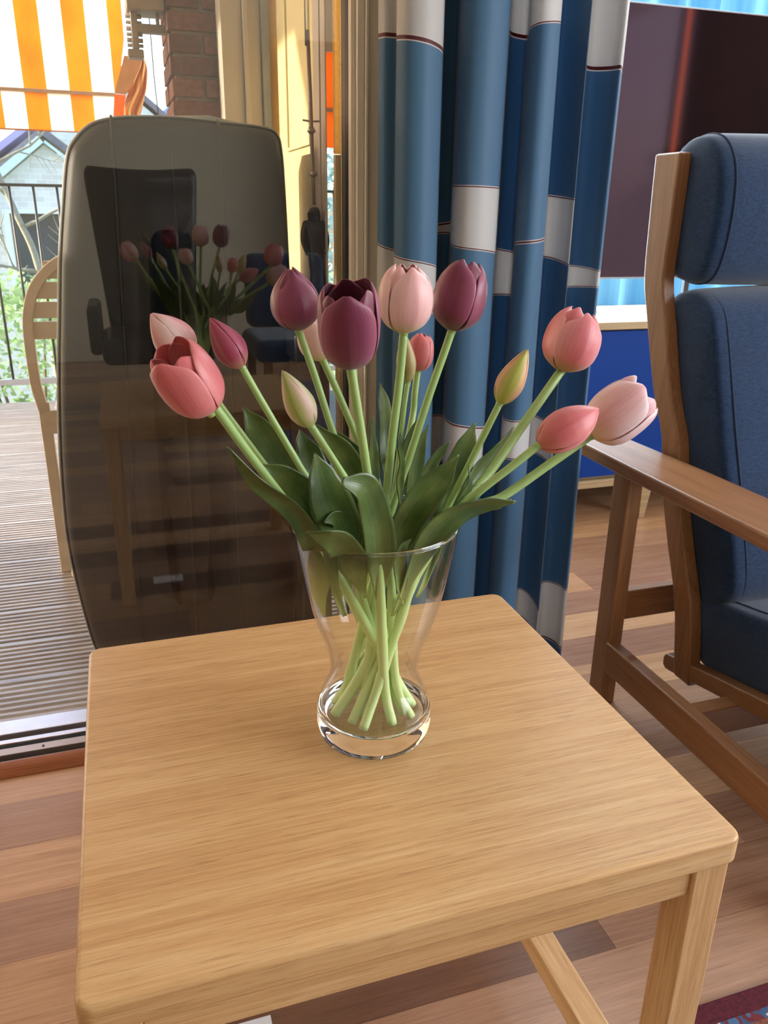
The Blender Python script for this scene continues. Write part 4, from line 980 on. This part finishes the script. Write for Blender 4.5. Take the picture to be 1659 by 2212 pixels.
LEAVES = [
 ('A', [(0.1631, 0.68, 0.7032), (0.1519, 0.69, 0.7579), (0.1298, 0.7, 0.807), (0.1114, 0.71, 0.841), (0.0988, 0.715, 0.8622)], [0.0072, 0.0176, 0.0199, 0.0129, 0.0009], -20, 0.35),
 ('B', [(0.1701, 0.63, 0.6827), (0.1437, 0.615, 0.7546), (0.1214, 0.6, 0.7985), (0.09, 0.585, 0.8321), (0.0665, 0.575, 0.8659)], [0.0094, 0.0128, 0.0091, 0.0087, 0.0007], -55, 0.5),
 ('B', [(0.1737, 0.66, 0.6866), (0.1564, 0.65, 0.7543), (0.1391, 0.645, 0.7933), (0.1184, 0.64, 0.8179), (0.0996, 0.635, 0.8321)], [0.0106, 0.0184, 0.0179, 0.0111, 0.0008], -15, 0.3),
 ('C', [(0.1773, 0.64, 0.7005), (0.1676, 0.635, 0.7634), (0.1553, 0.63, 0.7969), (0.1499, 0.63, 0.8183), (0.1446, 0.63, 0.8396)], [0.0095, 0.0214, 0.02, 0.0142, 0.0008], 8, 0.25),
 ('C', [(0.1689, 0.7, 0.7666), (0.1637, 0.705, 0.7935), (0.1576, 0.71, 0.8131), (0.1525, 0.712, 0.8265), (0.1504, 0.715, 0.8379)], [0.0116, 0.015, 0.0132, 0.0079, 0.0009], 0, 0.3),
 ('E', [(0.1936, 0.65, 0.7079), (0.1919, 0.66, 0.7648), (0.1889, 0.665, 0.7994), (0.1773, 0.67, 0.8274), (0.1567, 0.675, 0.8523)], [0.0087, 0.0179, 0.0161, 0.0126, 0.0008], -28, 0.35),
 ('D', [(0.2135, 0.71, 0.7538), (0.2101, 0.715, 0.7863), (0.2031, 0.72, 0.8066), (0.1929, 0.72, 0.8214), (0.1814, 0.725, 0.8347)], [0.011, 0.0118, 0.0109, 0.0072, 0.0009], -20, 0.3),
 ('F', [(0.2263, 0.72, 0.7489), (0.2256, 0.725, 0.7817), (0.224, 0.725, 0.8059), (0.2238, 0.725, 0.8272), (0.2241, 0.725, 0.8447)], [0.0065, 0.0079, 0.0073, 0.0046, 0.0005], 40, 0.3),
 ('J', [(0.2499, 0.75, 0.7461), (0.2493, 0.755, 0.7904), (0.249, 0.76, 0.8188), (0.2467, 0.76, 0.8456), (0.2434, 0.76, 0.8681)], [0.0068, 0.0106, 0.0115, 0.0086, 0.0005], 25, 0.3),
 ('G', [(0.2019, 0.625, 0.6828), (0.1923, 0.6, 0.7528), (0.1839, 0.59, 0.7957), (0.1718, 0.578, 0.8219), (0.1512, 0.568, 0.8336)], [0.0078, 0.0152, 0.0161, 0.0141, 0.0036], 5, 0.35),
 ('H', [(0.2214, 0.65, 0.6846), (0.2211, 0.63, 0.7549), (0.2355, 0.62, 0.7904), (0.2523, 0.615, 0.8141), (0.2671, 0.61, 0.8345)], [0.0071, 0.0176, 0.0188, 0.013, 0.0008], 25, 0.3),
 ('N', [(0.2163, 0.63, 0.6757), (0.2354, 0.605, 0.7544), (0.2585, 0.6, 0.7822), (0.2889, 0.6, 0.7899), (0.3173, 0.595, 0.7915)], [0.007, 0.0164, 0.013, 0.009, 0.0012], 48, 0.35),
 ('E', [(0.1915, 0.635, 0.6961), (0.1698, 0.605, 0.747), (0.1543, 0.585, 0.7742), (0.1383, 0.575, 0.7869), (0.1242, 0.572, 0.7929)], [0.0077, 0.016, 0.0137, 0.0104, 0.0018], -60, 0.2),
 ('E', [(0.1897, 0.66, 0.7135), (0.1802, 0.65, 0.7493), (0.1689, 0.64, 0.7702), (0.1601, 0.63, 0.7793), (0.1493, 0.62, 0.7807)], [0.0079, 0.0136, 0.0107, 0.0073, 0.0012], -20, 0.25),
 ('K', [(0.2585, 0.73, 0.7471), (0.2613, 0.735, 0.7854), (0.2647, 0.735, 0.8097), (0.2717, 0.735, 0.826), (0.287, 0.735, 0.847)], [0.0057, 0.0076, 0.0075, 0.0061, 0.0005], 35, 0.4),
 ('I', [(0.2396, 0.66, 0.7551), (0.2453, 0.665, 0.7852), (0.2494, 0.668, 0.809), (0.2541, 0.67, 0.8282), (0.2621, 0.672, 0.8457)], [0.0061, 0.0096, 0.0087, 0.006, 0.0004], 20, 0.35),
 ('K', [(0.2811, 0.74, 0.7414), (0.289, 0.745, 0.7648), (0.2958, 0.748, 0.7811), (0.3056, 0.75, 0.7925), (0.3184, 0.752, 0.8046)], [0.0059, 0.0083, 0.0078, 0.0064, 0.0005], 25, 0.4),
 ('L', [(0.268, 0.67, 0.7239), (0.2829, 0.675, 0.7641), (0.2957, 0.68, 0.7945), (0.305, 0.682, 0.8188), (0.3152, 0.685, 0.8417)], [0.0091, 0.0135, 0.0153, 0.0117, 0.0009], 10, 0.3),
 ('M', [(0.2905, 0.69, 0.7282), (0.3133, 0.7, 0.7597), (0.3344, 0.71, 0.7819), (0.3536, 0.715, 0.8012), (0.3754, 0.72, 0.8238)], [0.0084, 0.0132, 0.0134, 0.0087, 0.0005], 35, 0.4),
 ('O', [(0.2674, 0.645, 0.7342), (0.2777, 0.645, 0.7659), (0.2886, 0.645, 0.7833), (0.2935, 0.645, 0.7965), (0.2931, 0.645, 0.8118)], [0.0053, 0.0078, 0.0074, 0.0052, 0.0004], 55, 0.4),
 ('O', [(0.2589, 0.68, 0.6648), (0.2848, 0.675, 0.7199), (0.3061, 0.67, 0.7466), (0.3279, 0.665, 0.7593), (0.3473, 0.66, 0.7683)], [0.0076, 0.0157, 0.0128, 0.0064, 0.0009], 30, 0.35),
 ('H', [(0.2272, 0.63, 0.6838), (0.2181, 0.615, 0.7183), (0.2128, 0.605, 0.7416), (0.2133, 0.6, 0.7568), (0.2216, 0.6, 0.7646)], [0.0052, 0.0084, 0.0073, 0.0048, 0.0008], 10, 0.4),
 ('I', [(0.2289, 0.65, 0.7737), (0.2263, 0.648, 0.8015), (0.2266, 0.645, 0.8199), (0.2228, 0.64, 0.8366), (0.2242, 0.64, 0.8491)], [0.0034, 0.0046, 0.0046, 0.0033, 0.0004], 40, 0.4),
 ('L', [(0.2803, 0.65, 0.7545), (0.2912, 0.65, 0.7744), (0.3001, 0.65, 0.7842), (0.3095, 0.65, 0.7865), (0.3187, 0.65, 0.7926)], [0.0062, 0.0079, 0.007, 0.0044, 0.0004], 20, 0.3),
 ('B', [(0.1625, 0.68, 0.6583), (0.1551, 0.67, 0.6942), (0.1513, 0.66, 0.7208), (0.1531, 0.655, 0.739), (0.1585, 0.65, 0.7541)], [0.0064, 0.0107, 0.0112, 0.0093, 0.0025], -10, 0.3),
 ('N', [(0.2735, 0.72, 0.6654), (0.2893, 0.715, 0.6844), (0.2998, 0.71, 0.6985), (0.3102, 0.705, 0.7098), (0.3152, 0.7, 0.7241)], [0.0069, 0.0147, 0.0146, 0.0106, 0.0014], 30, 0.3),
]
PAL = {   # petal: base tint, body, edge, midrib streak
 'blush': (srgb(206, 196, 130), srgb(246, 196, 194), srgb(250, 222, 220), srgb(214, 96, 112)),
 'coral': (srgb(206, 120, 112), srgb(230, 122, 126), srgb(240, 150, 150), srgb(214, 104, 110)),
 'maroon': (srgb(190, 130, 110), srgb(166, 66, 90), srgb(182, 90, 112), srgb(200, 116, 124)),
 'plum': (srgb(104, 72, 64), srgb(128, 52, 80), srgb(168, 88, 116), srgb(112, 42, 68)),
 'green_pink': (srgb(176, 190, 92), srgb(234, 210, 176), srgb(240, 208, 194), srgb(166, 188, 76)),
 'green_pink2': (srgb(186, 194, 88), srgb(206, 196, 110), srgb(232, 168, 140), srgb(184, 196, 84)),
 'olive': (srgb(186, 190, 108), srgb(176, 152, 94), srgb(214, 200, 150), srgb(126, 96, 64)),
 'pale': (srgb(212, 206, 126), srgb(246, 204, 190), srgb(250, 216, 206), srgb(240, 188, 176)),
 'pink': (srgb(222, 204, 150), srgb(246, 192, 188), srgb(250, 212, 212), srgb(238, 172, 174)),
 'rose': (srgb(180, 146, 82), srgb(230, 130, 136), srgb(246, 176, 178), srgb(218, 112, 122)),
 'light': (srgb(230, 190, 156), srgb(246, 196, 198), srgb(254, 230, 232), srgb(236, 170, 178)),
}
def petal_mat(name, base, body, edge, rib, rw=.22, rf=.55):
    t = NT('petal_'+name); uv = t.new('ShaderNodeUVMap'); sp = t.new('ShaderNodeSeparateXYZ'); t.link(uv.outputs[0], sp.inputs[0])
    u, v = sp.outputs[0], sp.outputs[1]                       # u -1..1 across, v 0..1 along
    au = t.math('ABSOLUTE', t.math('MULTIPLY_ADD', u, 2.0, -1.0))
    mp = t.new('ShaderNodeMapping'); t.link(uv.outputs[0], mp.inputs[0]); mp.inputs['Scale'].default_value = (26, 1.6, 1)
    st = t.noise(mp.outputs[0], 1.0, 3, .6)
    c = t.mix(t.ramp(au, [(.35, (0, 0, 0, 1)), (1.0, (1, 1, 1, 1))]), body, edge)
    c = t.mix(t.math('MULTIPLY', t.ramp(au, [(.0, (1, 1, 1, 1)), (rw, (0, 0, 0, 1))]), rf), c, rib)
    c = t.mix(.35, c, t.ramp(st, [(.3, (.72, .68, .70, 1)), (.65, (1.05, 1.05, 1.05, 1))]), 'MULTIPLY')
    c = t.mix(t.ramp(v, [(.02, (1, 1, 1, 1)), (.24, (0, 0, 0, 1))]), c, base)
    t.n.remove(t.b)
    d = t.new('ShaderNodeBsdfPrincipled'); d.inputs['Roughness'].default_value = .38; d.inputs['Sheen Weight'].default_value = .2; d.inputs['Specular IOR Level'].default_value = .4
    bp = t.new('ShaderNodeBump'); bp.inputs['Strength'].default_value = .25; bp.inputs['Distance'].default_value = .0008; t.link(st, bp.inputs['Height']); t.link(bp.outputs[0], d.inputs['Normal'])
    q = t.new('ShaderNodeBsdfTranslucent'); mx = t.new('ShaderNodeMixShader'); mx.inputs[0].default_value = .2
    t.link(c, d.inputs['Base Color']); t.link(c, q.inputs[0]); t.link(d.outputs[0], mx.inputs[1]); t.link(q.outputs[0], mx.inputs[2]); t.link(mx.outputs[0], t.out.inputs[0])
    return t.m
PM = {k: petal_mat(k, *v, *((.75, .95) if k == 'green_pink' else (.5, .8) if k == 'green_pink2' else (.4, .7) if k == 'blush' else (.22, .5))) for k, v in PAL.items()}
def stem_mat():
    t = NT('tulip_stem'); tc = t.new('ShaderNodeTexCoord'); sp = t.new('ShaderNodeSeparateXYZ'); t.link(tc.outputs['Object'], sp.inputs[0])
    c = t.ramp(t.math('MULTIPLY', sp.outputs[2], 4.0), [(.0, srgb(212, 230, 166)), (.45, srgb(198, 220, 146)), (.85, srgb(158, 186, 116)), (1.0, srgb(156, 184, 112))])
    n = t.noise(t.coords('Object', (120, 120, 18)), 1.0, 3)
    t.set(Base_Color=t.mix(.3, c, t.ramp(n, [(.3, (.82, .84, .78, 1)), (.7, (1.06, 1.06, 1.04, 1))]), 'MULTIPLY'), Roughness=.42, Subsurface_Weight=.15, Subsurface_Radius=(.004, .004, .002), Subsurface_Scale=1.0)
    return t.m
def leaf_mat():
    t = NT('tulip_leaf'); uv = t.new('ShaderNodeUVMap'); tc = t.new('ShaderNodeTexCoord'); sp = t.new('ShaderNodeSeparateXYZ'); t.link(tc.outputs['Object'], sp.inputs[0])
    mp = t.new('ShaderNodeMapping'); t.link(uv.outputs[0], mp.inputs[0]); mp.inputs['Scale'].default_value = (22, .7, 1)
    st = t.noise(mp.outputs[0], 1.0, 3, .6); big = t.noise(t.coords('Object', (24, 24, 24)), 1.0, 3)
    c = t.ramp(big, [(.3, srgb(56, 78, 38)), (.55, srgb(84, 104, 52)), (.75, srgb(120, 134, 74))])
    c = t.mix(.5, c, t.ramp(st, [(.3, (.58, .62, .54, 1)), (.65, (1.18, 1.16, 1.08, 1))]), 'MULTIPLY')
    low = t.ramp(t.math('MULTIPLY', sp.outputs[2], 4.0), [(.42, (1, 1, 1, 1)), (.78, (0, 0, 0, 1))])
    c = t.mix(low, c, srgb(190, 206, 126))
    t.n.remove(t.b)
    d = t.new('ShaderNodeBsdfPrincipled'); d.inputs['Roughness'].default_value = .30; d.inputs['Specular IOR Level'].default_value = .55
    bp = t.new('ShaderNodeBump'); bp.inputs['Strength'].default_value = .3; bp.inputs['Distance'].default_value = .0008; t.link(st, bp.inputs['Height']); t.link(bp.outputs[0], d.inputs['Normal'])
    q = t.new('ShaderNodeBsdfTranslucent'); mx = t.new('ShaderNodeMixShader'); mx.inputs[0].default_value = .09
    t.link(c, d.inputs['Base Color']); t.link(c, q.inputs[0]); t.link(d.outputs[0], mx.inputs[1]); t.link(q.outputs[0], mx.inputs[2]); t.link(mx.outputs[0], t.out.inputs[0])
    return t.m
SM, LM = stem_mat(), leaf_mat()
SHAPE = {   # radius profile along v, half-angle A, tip radius, petal edge shape
 'tulip': ([(0, .20), (.05, .48), (.14, .76), (.28, .95), (.44, 1.0), (.60, .98), (.75, .90), (.88, .74), (.96, .54), (1, .40)], [(0, .8), (.2, .97), (.5, 1), (.75, .97), (.87, .84), (.94, .62), (1, .24)]),
 'egg': ([(0, .20), (.05, .48), (.14, .76), (.28, .96), (.42, 1.0), (.58, .93), (.73, .75), (.86, .48), (.95, .25), (1, .10)], [(0, .8), (.2, .97), (.5, 1), (.75, .97), (.88, .82), (.95, .58), (1, .2)]),
 'open':  ([(0, .20), (.05, .48), (.14, .76), (.28, .94), (.44, 1.0), (.60, 1.0), (.75, .95), (.88, .85), (.96, .73), (1, .64)], [(0, .8), (.2, .97), (.5, 1), (.75, .98), (.87, .88), (.94, .72), (1, .36)]),
 'bud':   ([(0, .20), (.06, .50), (.16, .78), (.30, .97), (.42, 1.0), (.58, .86), (.74, .62), (.88, .34), (.96, .14), (1, .03)], [(0, .8), (.3, 1), (.6, 1), (.8, .95), (.93, .75), (1, .2)]),
 'point': ([(0, .20), (.06, .50), (.16, .80), (.30, .98), (.42, 1.0), (.58, .88), (.74, .64), (.88, .35), (.96, .14), (1, .03)], [(0, .8), (.3, 1), (.6, 1), (.8, .95), (.93, .75), (1, .2)]),
 'closed': ([(0, .20), (.06, .50), (.16, .78), (.30, .95), (.44, 1.0), (.60, .92), (.76, .70), (.88, .44), (.96, .20), (1, .06)], [(0, .8), (.3, 1), (.6, 1), (.8, .92), (.93, .70), (1, .15)]),
}
def interp(P, v):
    for (a, x), (b, y) in zip(P, P[1:]):
        if v <= b: 
            u = (v-a)/(b-a) if b > a else 0; return x+(y-x)*u
    return P[-1][1]
LABEL = {
 'A': 'pale blush tulip bud pointing up left, behind the coral tulip at far left',
 'B': 'coral red half-open tulip at the far left of the bouquet',
 'C': 'small slim maroon tulip bud on the left, right of the coral tulip',
 'D': 'closed plum tulip with a rippled petal, left of the big open plum one',
 'E': 'green and cream tulip bud low on the left above the vase',
 'F': 'pale peach tulip mostly hidden behind the big open plum tulip',
 'G': 'largest plum tulip with open petals in the middle of the bouquet',
 'H': 'light pink upright tulip at the top centre of the bouquet',
 'I': 'tall plum tulip right of the light pink central tulip',
 'J': 'slim olive tulip bud hidden behind the stem of the light pink tulip',
 'K': 'small coral tulip just below and right of the light pink tulip',
 'L': 'yellow green slender tulip bud on the right in front of the curtain',
 'M': 'rose pink egg-shaped tulip on the right in front of the curtain',
 'N': 'coral closed tulip lying almost level, overlapping the palest pink tulip',
 'O': 'very pale pink tulip at the far right, in front of the armchair',
}
ROOT = {}
WAIST = Vector((VX, VY, VZ+.0715))
for k, (B, T_, width, kind, pal, rot, path, rs_, foot) in TULIPS.items():
    root = empty('tulip', foot, LABEL[k], 'tulip', 'tulips in the glass vase'); ROOT[k] = root
    B = Vector(B); T_ = Vector(T_); foot = Vector(foot)
    P = [Vector(p) for p in path]
    # inside the vase: from the last visible point to the waist to the foot
    last = P[-1]
    d_ = Vector((last.x-VX, last.y-VY, 0))
    tw = (last.z-WAIST.z)/(last.z-foot.z); wp = last.lerp(foot, tw); rad = Vector((wp.x-VX, wp.y-VY, 0))
    if rad.length > .030: wp = Vector((VX, VY, WAIST.z))+rad.normalized()*.030
    rimz = VZ+.222
    mid = []
    if last.z > rimz+.005:
        prev = P[-2]; dr = last-prev; t_ = (last.z-rimz)/max(.3*dr.length, -dr.z); rp = last+dr*t_; rp.z = rimz; rad = Vector((rp.x-VX, rp.y-VY, 0))
        if rad.length > .068: rp = Vector((VX, VY, rp.z))+rad.normalized()*.068
        mid = [rp]
    else:
        rad = Vector((last.x-VX, last.y-VY, 0))
        lim = .066
        if rad.length > lim: last2 = Vector((VX, VY, last.z))+rad.normalized()*lim; P[-1] = last2
    # straight-ish run down to the foot
    ctl = [B-(T_-B).normalized()*.0 ] + P + mid + [wp, foot]
    sp_ = spline(ctl, 46)
    for i, q in enumerate(sp_):            # keep every point inside the glass
        h = q.z-VZ
        if h < .226:
            lim = interp([(b, a) for a, b in reversed(inner)], max(.0215, h)) - rs_*1.25
            rad = Vector((q.x-VX, q.y-VY, 0))
            if rad.length > lim > 0: q.x = VX+rad.x/rad.length*lim; q.y = VY+rad.y/rad.length*lim
    rads = []
    for i, q in enumerate(sp_):
        h = q.z-VZ; r_ = rs_*(1.0+.32*max(0, min(1, (.21-h)/.06)))
        for hn in (.052+.012*(ord(k) % 4), .112+.01*(ord(k) % 5)):
            r_ *= 1+.22*math.exp(-((h-hn)/.006)**2)
        rads.append(r_)
    rads[0] = rs_*.9
    MB().tube(sp_, rads, 12).build('stem', SM, root, True)
    # petals
    axis = (T_-B); H = axis.length; axis.normalize()
    side = axis.cross(Vector((0, -1, 0))).normalized(); frt = side.cross(axis).normalized()   # frt faces the viewer side
    prof_, ang_ = SHAPE[kind]
    Rm = width*.5
    rp_ = random.Random(ord(k))
    npet = 6
    for j in range(npet):
        inner_ = j >= 3
        phi = R(rot+120*(j % 3)+(60 if inner_ else 0)+rp_.uniform(-5, 5))
        hs_ = H*(rp_.uniform(.93, 1.0) if kind in ('tulip', 'open') else rp_.uniform(.97, 1.0))*(1.0 if not inner_ else .985)
        rad_s = Rm*(.90 if inner_ else .985)*rp_.uniform(.98, 1.02)
        A_ = R(62 if not inner_ else 60)
        lean = (rp_.uniform(.02, .12) if kind == 'open' else 0)*Rm
        G = []; U = []
        nv, nu = 18, 13
        for a in range(nv):
            v = a/(nv-1); vv = v**.92
            r0 = interp(prof_, vv)*rad_s + lean*vv**3; ha = A_*interp(ang_, vv)
            row_ = []; ru = []
            for b in range(nu):
                u = -1+2*b/(nu-1)
                th = phi+u*ha
                r_ = r0*(1+.030*abs(u)**3*(1 if not inner_ else -.5)) + Rm*.035*math.exp(-(u/.13)**2)*math.sin(min(1, vv*1.2)*math.pi) - Rm*.02*(1-u*u)*0
                wob = Rm*.02*math.sin(u*5+j*2+vv*6)*vv
                notch = (.012*math.exp(-(u/.25)**2)*(1 if kind in ('tulip', 'open') else 0))
                z_ = hs_*(vv - .075*abs(u)**2.2*vv**2*(1 if kind in ('tulip', 'open', 'egg') else .4) - notch*max(0, vv-.9)*6)
                row_.append(B+axis*z_+(side*math.cos(th)+frt*math.sin(th))*(r_+wob)); ru.append(((u+1)/2, vv))
            G.append(row_); U.append(ru)
        MB().grid(G, U).build('petal', PM[pal], root, True, solid=.0009, sub=1)
    MB().tube([B-axis*.004, B+axis*.001, B+axis*.004], [rs_*.9, rs_*1.15, rs_*.6], 12).build('receptacle', SM, root, True)
for o_, pts, hw, roll_, cup in LEAVES:
    root = ROOT[o_]; n_ = 34
    cl = spline(pts, n_); w_ = [w*min(1, .22+i/(n_-1)*3.2) for i, w in enumerate(lerp_list(hw, n_))]
    G = []; U = []
    rl = random.Random(int(pts[0][0]*1e5)); ph = rl.uniform(0, 6)
    for i in range(n_):
        v = i/(n_-1); t_ = (cl[min(i+1, n_-1)]-cl[max(i-1, 0)]).normalized()
        view = Vector((0, -1, .45)).normalized()
        s_ = t_.cross(view).normalized(); nr = s_.cross(t_).normalized()
        qn = Quaternion(t_, R(roll_*(.4+.6*v))); s_ = qn @ s_; nr = qn @ nr
        row_ = []; ru = []
        cupv = cup*(1-.35*v)
        for b in range(11):
            u = -1+2*b/10
            rip = .12*w_[i]*math.sin(v*11+ph+(2 if u > 0 else 0))*abs(u)**2
            p = cl[i]+s_*u*w_[i]*math.cos(cupv*abs(u)*1.2)+nr*(cupv*w_[i]*abs(u)**1.6+rip)
            h = p.z-VZ
            if h < .2275:
                lim = interp([(b_, a_) for a_, b_ in reversed(inner)], max(.0215, h))-.0025
                rad = Vector((p.x-VX, p.y-VY, 0))
                if rad.length > lim: p.x = VX+rad.x/rad.length*lim; p.y = VY+rad.y/rad.length*lim
            row_.append(p); ru.append(((u+1)/2, v))
        G.append(row_); U.append(ru)
    MB().grid(G, U).build('leaf', LM, root, True, solid=.0011)

# ------------------------------------------------------------------ rug, and the furniture that the glass door mirrors
cup = empty('tall_cupboard', (1.75, -2.9, 0), 'tall dark wooden cupboard on the far wall, mirrored in the glass beside the figurine', 'cupboard')
dkw = wood('dark_walnut', srgb(40, 28, 22), srgb(52, 36, 28), srgb(62, 44, 34), axis=2, pore=.2)
box('carcass', (1.26, -3.095, 0), (2.36, -2.72, 2.05), dkw, cup, .004)
for x0 in (1.27, 1.815):
    d_ = box('door', (x0, -2.72, .06), (x0+.535, -2.70, 2.03), dkw, cup, .004)
    MB().tube([(x0+(.49 if x0 < 1.5 else .045), -2.70, 1.0), (x0+(.49 if x0 < 1.5 else .045), -2.675, 1.0)], .012, 12).build('knob', M['alu'], d_, True)
rug = empty('patterned_rug', (1.3, -.2, 0), 'dark red and blue patterned rug on the parquet at the lower right', 'rug')
def rug_mat():
    t = NT('oriental_rug'); v = t.coords('Object'); vo = t.new('ShaderNodeTexVoronoi'); vo.inputs['Scale'].default_value = 46; t.link(v, vo.inputs[0])
    n = t.noise(v, 60, 3)
    c = t.ramp(vo.outputs['Distance'], [(.15, srgb(70, 104, 140)), (.35, srgb(112, 40, 48)), (.55, srgb(58, 84, 120)), (.75, srgb(190, 180, 170))], 'CONSTANT')
    t.set(Base_Color=t.mix(.5, c, t.ramp(n, [(.3, (.5, .5, .5, 1)), (.6, (1, 1, 1, 1))]), 'MULTIPLY'), Roughness=.95); t.bump(n, .5, .003); return t.m
rc = [(.56, -2.0), (2.2, -2.0), (2.2, .628), (.75, .628), (.56, .60)]
MB().box((.62, -2.0, .0005), (2.4, .588, .008)).build('field', rug_mat(), rug)
MB().box((.592, -2.0, .0005), (.62, .588, .009)).box((.592, .588, .0005), (2.4, .618, .009)).build('border', plain('maroon_wool', srgb(86, 18, 34), .95, var=.3, scale=200, bump=.6), rug, bevel=.002)
MB().box((.63, .566, .006), (2.4, .574, .0085)).build('stripe', plain('brown_wool', srgb(130, 76, 58), .95, var=.3, scale=200), rug)
sw = empty('leather_chair', (.18, -1.32, 0), 'black leather armchair whose winged back shows mirrored in the glass door', 'armchair')
lp = []
for i in range(9):
    z = .42+.80*i/8; w_ = .20+.06*(i/8); lp.append([(.16+w_*(-1+2*j/12), -1.30+.05*math.cos(math.pi*(-1+2*j/12)*.5)-.12*(i/8)*0+(.03 if i == 8 else 0), z-(.018*math.sin(math.pi*j/12) if i == 8 else 0)) for j in range(13)])
MB().grid(lp).build('backrest', M['leather'], sw, True, solid=.09, sub=1)
box('seat', (-.09, -1.27, .36), (.42, -.78, .48), M['leather'], sw, .04, 4)
for sx in (-.14, .42): box('armrest', (sx, -1.25, .40), (sx+.06, -.85, .62), M['leather'], sw, .025, 4)
MB().tube([(.16, -1.03, .05), (.16, -1.03, .37)], .03, 12).build('column', M['iron'], sw, True)
for i in range(5):
    a = R(72*i+15); MB().tube([(.16, -1.03, .06), (.16+.28*math.cos(a), -1.03+.28*math.sin(a), .03)], [.022, .014], 8).build('foot', M['iron'], sw, True)
lc = empty('low_chair', (.85, -1.25, 0), 'low blue-cushioned chair that shows as a dim reflection in the glass door', 'chair')
box('seat_cushion', (.60, -1.30, .34), (1.10, -.80, .45), M['navy'], lc, .04, 4)
box('back_cushion', (.64, -1.42, .44), (1.06, -1.30, .82), M['navy'], lc, .05, 4)
for lx in (.64, 1.04):
    for ly in (-1.38, -.86): box('leg', (lx, ly, .0095), (lx+.04, ly+.04, .345), M['beech_z'], lc, .004)

EMITTER = (2.95, .79, 0.0)
emitter = empty('streak_emitter', (2.95, .0, 0), 'added glowing orange lamp seen only as a red streak mirrored in the television', 'emitter')  # added out of view only to put the red streak in the screen
emitter.location = EMITTER
lg = NT('emitter_tube_glow'); lg.set(Base_Color=(1, .4, .2, 1), Emission_Color=(1.0, .30, .12, 1), Emission_Strength=34.0)
MB().tube([(EMITTER[0], EMITTER[1], z) for z in (1.34, 1.6, 1.9, 2.2)], .011, 12).build('tube', lg.m, emitter, True)
MB().tube([(EMITTER[0], EMITTER[1], z) for z in (.02, .6, 1.34)], .009, 12).build('stand', M['iron'], emitter, True)
MB().lathe([(.0, 0), (.12, 0), (.12, .012), (.02, .022), (.0, .022)], EMITTER, 32).build('base', M['iron'], emitter, True)
tb = random.Random(21)
for i, (x, y, r, h) in enumerate(((6.0, -6.3, .95, 1.75), (7.0, -4.2, .9, 1.95), (6.2, -2.2, .8, 1.6))):
    shrub(('dark evergreen bush outside the side window, nearest the rug end', 'tallest dark evergreen bush outside the side window', 'low dark evergreen bush outside the side window, nearest the bay')[i], (x, y, h-1.6), (r, r, 1.6), 1500, M['leafC'], .22, 40+i, 'bushes outside the side window')
